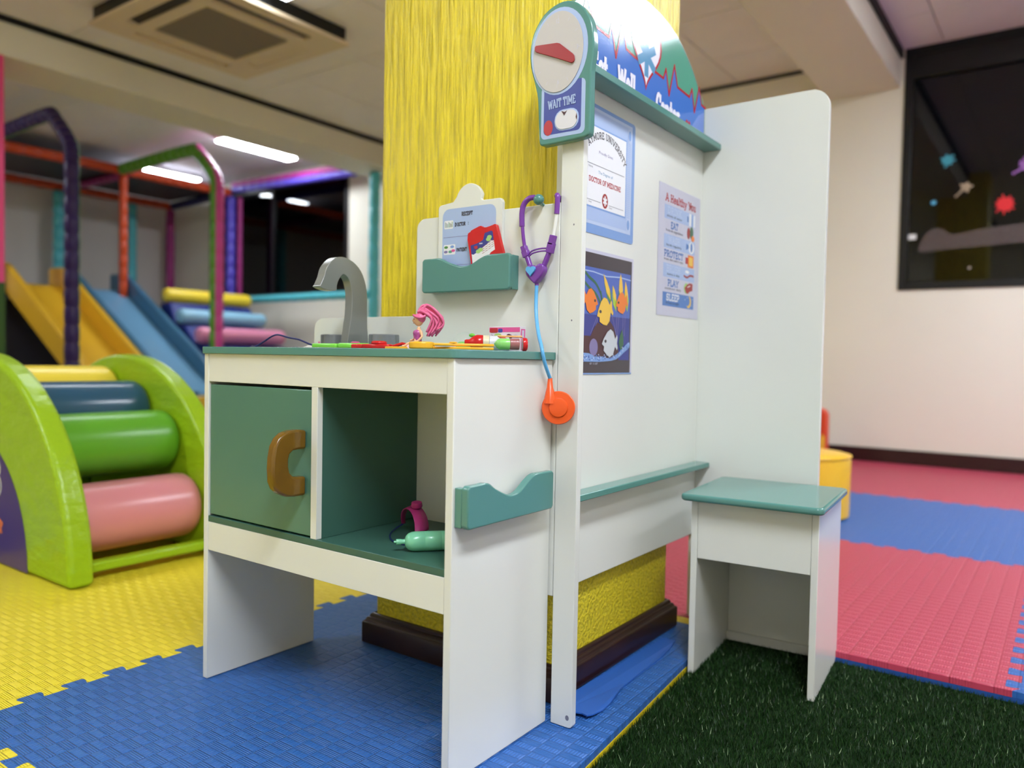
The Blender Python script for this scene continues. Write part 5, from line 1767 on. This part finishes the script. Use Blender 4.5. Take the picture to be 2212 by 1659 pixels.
CF.poly([(-.56, .02), (-.425, .02), (-.425, .185), (-.440, .205), (-.460, .15), (-.49, .11), (-.52, .14), (-.54, .08)], 'flame_yellow', 1)
CF.build('flame_print', t)

# ================================================================== STICKERS ON THE WINDOW GLASS
def splat(label, cx, cz, r, m, spikes, seed, tails=()):
    rn = random.Random(seed)
    pts = []
    for i in range(spikes):
        a = 2 * PI * i / spikes + rn.uniform(-.1, .1)
        da = 2 * PI / spikes
        L_ = r * rn.uniform(1.12, 1.5)
        for f_, q_ in ((-.40, .86), (-.16, 1.05), (-.13, L_ / r * .92), (0, L_ / r), (.13, L_ / r * .92), (.16, 1.05), (.40, .86)):
            pts.append((cx + r * q_ * math.cos(a + f_ * da), cz + r * q_ * math.sin(a + f_ * da)))
    y_ = YB + .0176
    mb = MB().prism(pts, (0, y_, 0), (1, 0, 0), (0, 0, 1), (0, -1, 0), .002)
    for dx_, dz_, w_ in tails:
        L_ = math.hypot(dx_, dz_)
        n_ = (-dz_ / L_ * w_, dx_ / L_ * w_)
        mb.prism([(cx + n_[0], cz + n_[1]), (cx - n_[0], cz - n_[1]), (cx + dx_ - n_[0] * .8, cz + dz_ - n_[1] * .8), (cx + dx_ + n_[0] * .8, cz + dz_ + n_[1] * .8)], (0, y_ - .0002, 0), (1, 0, 0), (0, 0, 1), (0, -1, 0), .0018)
        mb.prism(arc(cx + dx_, cz + dz_, w_ * 1.3, w_ * 1.3, 0, 360, 12)[:-1], (0, y_ - .0002, 0), (1, 0, 0), (0, 0, 1), (0, -1, 0), .0018)
    return tag(obj('window_sticker', mb, m, loc=(cx, y_, cz), smooth=0), label, 'sticker', 'stickers on the right-hand window')


splat('teal blue paint splash sticker near the top of the window', .042, 1.790, .030, mat('st_teal', '3f98ac', .4, .4), 7, 1, ((.030, .024, .004), (-.010, -.035, .006)))
splat('tan blob sticker with one long drip', .140, 1.625, .026, mat('st_tan', 'a08c74', .5, .3), 5, 2, ((-.048, -.048, .006),))
splat('round sky blue dot sticker', -.022, 1.552, .013, mat('st_sky', '58aed4', .4, .4), 14, 3)
splat('red paint splash sticker with many rays', .334, 1.508, .042, mat('st_red', 'd8232c', .35, .4), 11, 4)
splat('purple paint splash sticker with a long drip at the edge of the frame', .445, 1.720, .040, mat('st_purple', '9a62b0', .4, .4), 8, 5, ((-.075, -.045, .007), (-.040, .012, .009)))
splat('tiny beige dot sticker low on the glass', .173, 1.160, .008, mat('st_beige', '988a7c', .5, .3), 12, 6)
mb = MB().prism(rrect(-.150, -.108, 1.343, 1.375, .006, 3), (0, YB + .0176, 0), (1, 0, 0), (0, 0, 1), (0, -1, 0), .002)  # plain white rounded patch on the pane
tag(obj('window_sticker', mb, WPL, loc=(-.129, YB + .017, 1.36), smooth=0), 'small white rounded patch on the left edge of the glass', 'sticker', 'stickers on the right-hand window')
fs_ = smooth_closed([(-.090, 1.268), (-.080, 1.330), (-.050, 1.380), (-.005, 1.402), (.040, 1.388), (.070, 1.362), (.130, 1.364), (.220, 1.378), (.330, 1.388), (.46, 1.394), (.62, 1.396), (.62, 1.285), (.46, 1.290), (.33, 1.285), (.22, 1.280), (.10, 1.276), (0, 1.270)], 3)
FILM = mat('smeared_film', '9c8c8a', .3, .4, alpha=.20, bump=(25, .8, .02, (1, 1, 5)))
tag(obj('film_strip', MB().prism(fs_, (0, YB + .0170, 0), (1, 0, 0), (0, 0, 1), (0, -1, 0), .0006), FILM, loc=(.2, YB + .017, 1.33), smooth=0), 'smeared translucent plastic film stuck across the dark window', 'film')
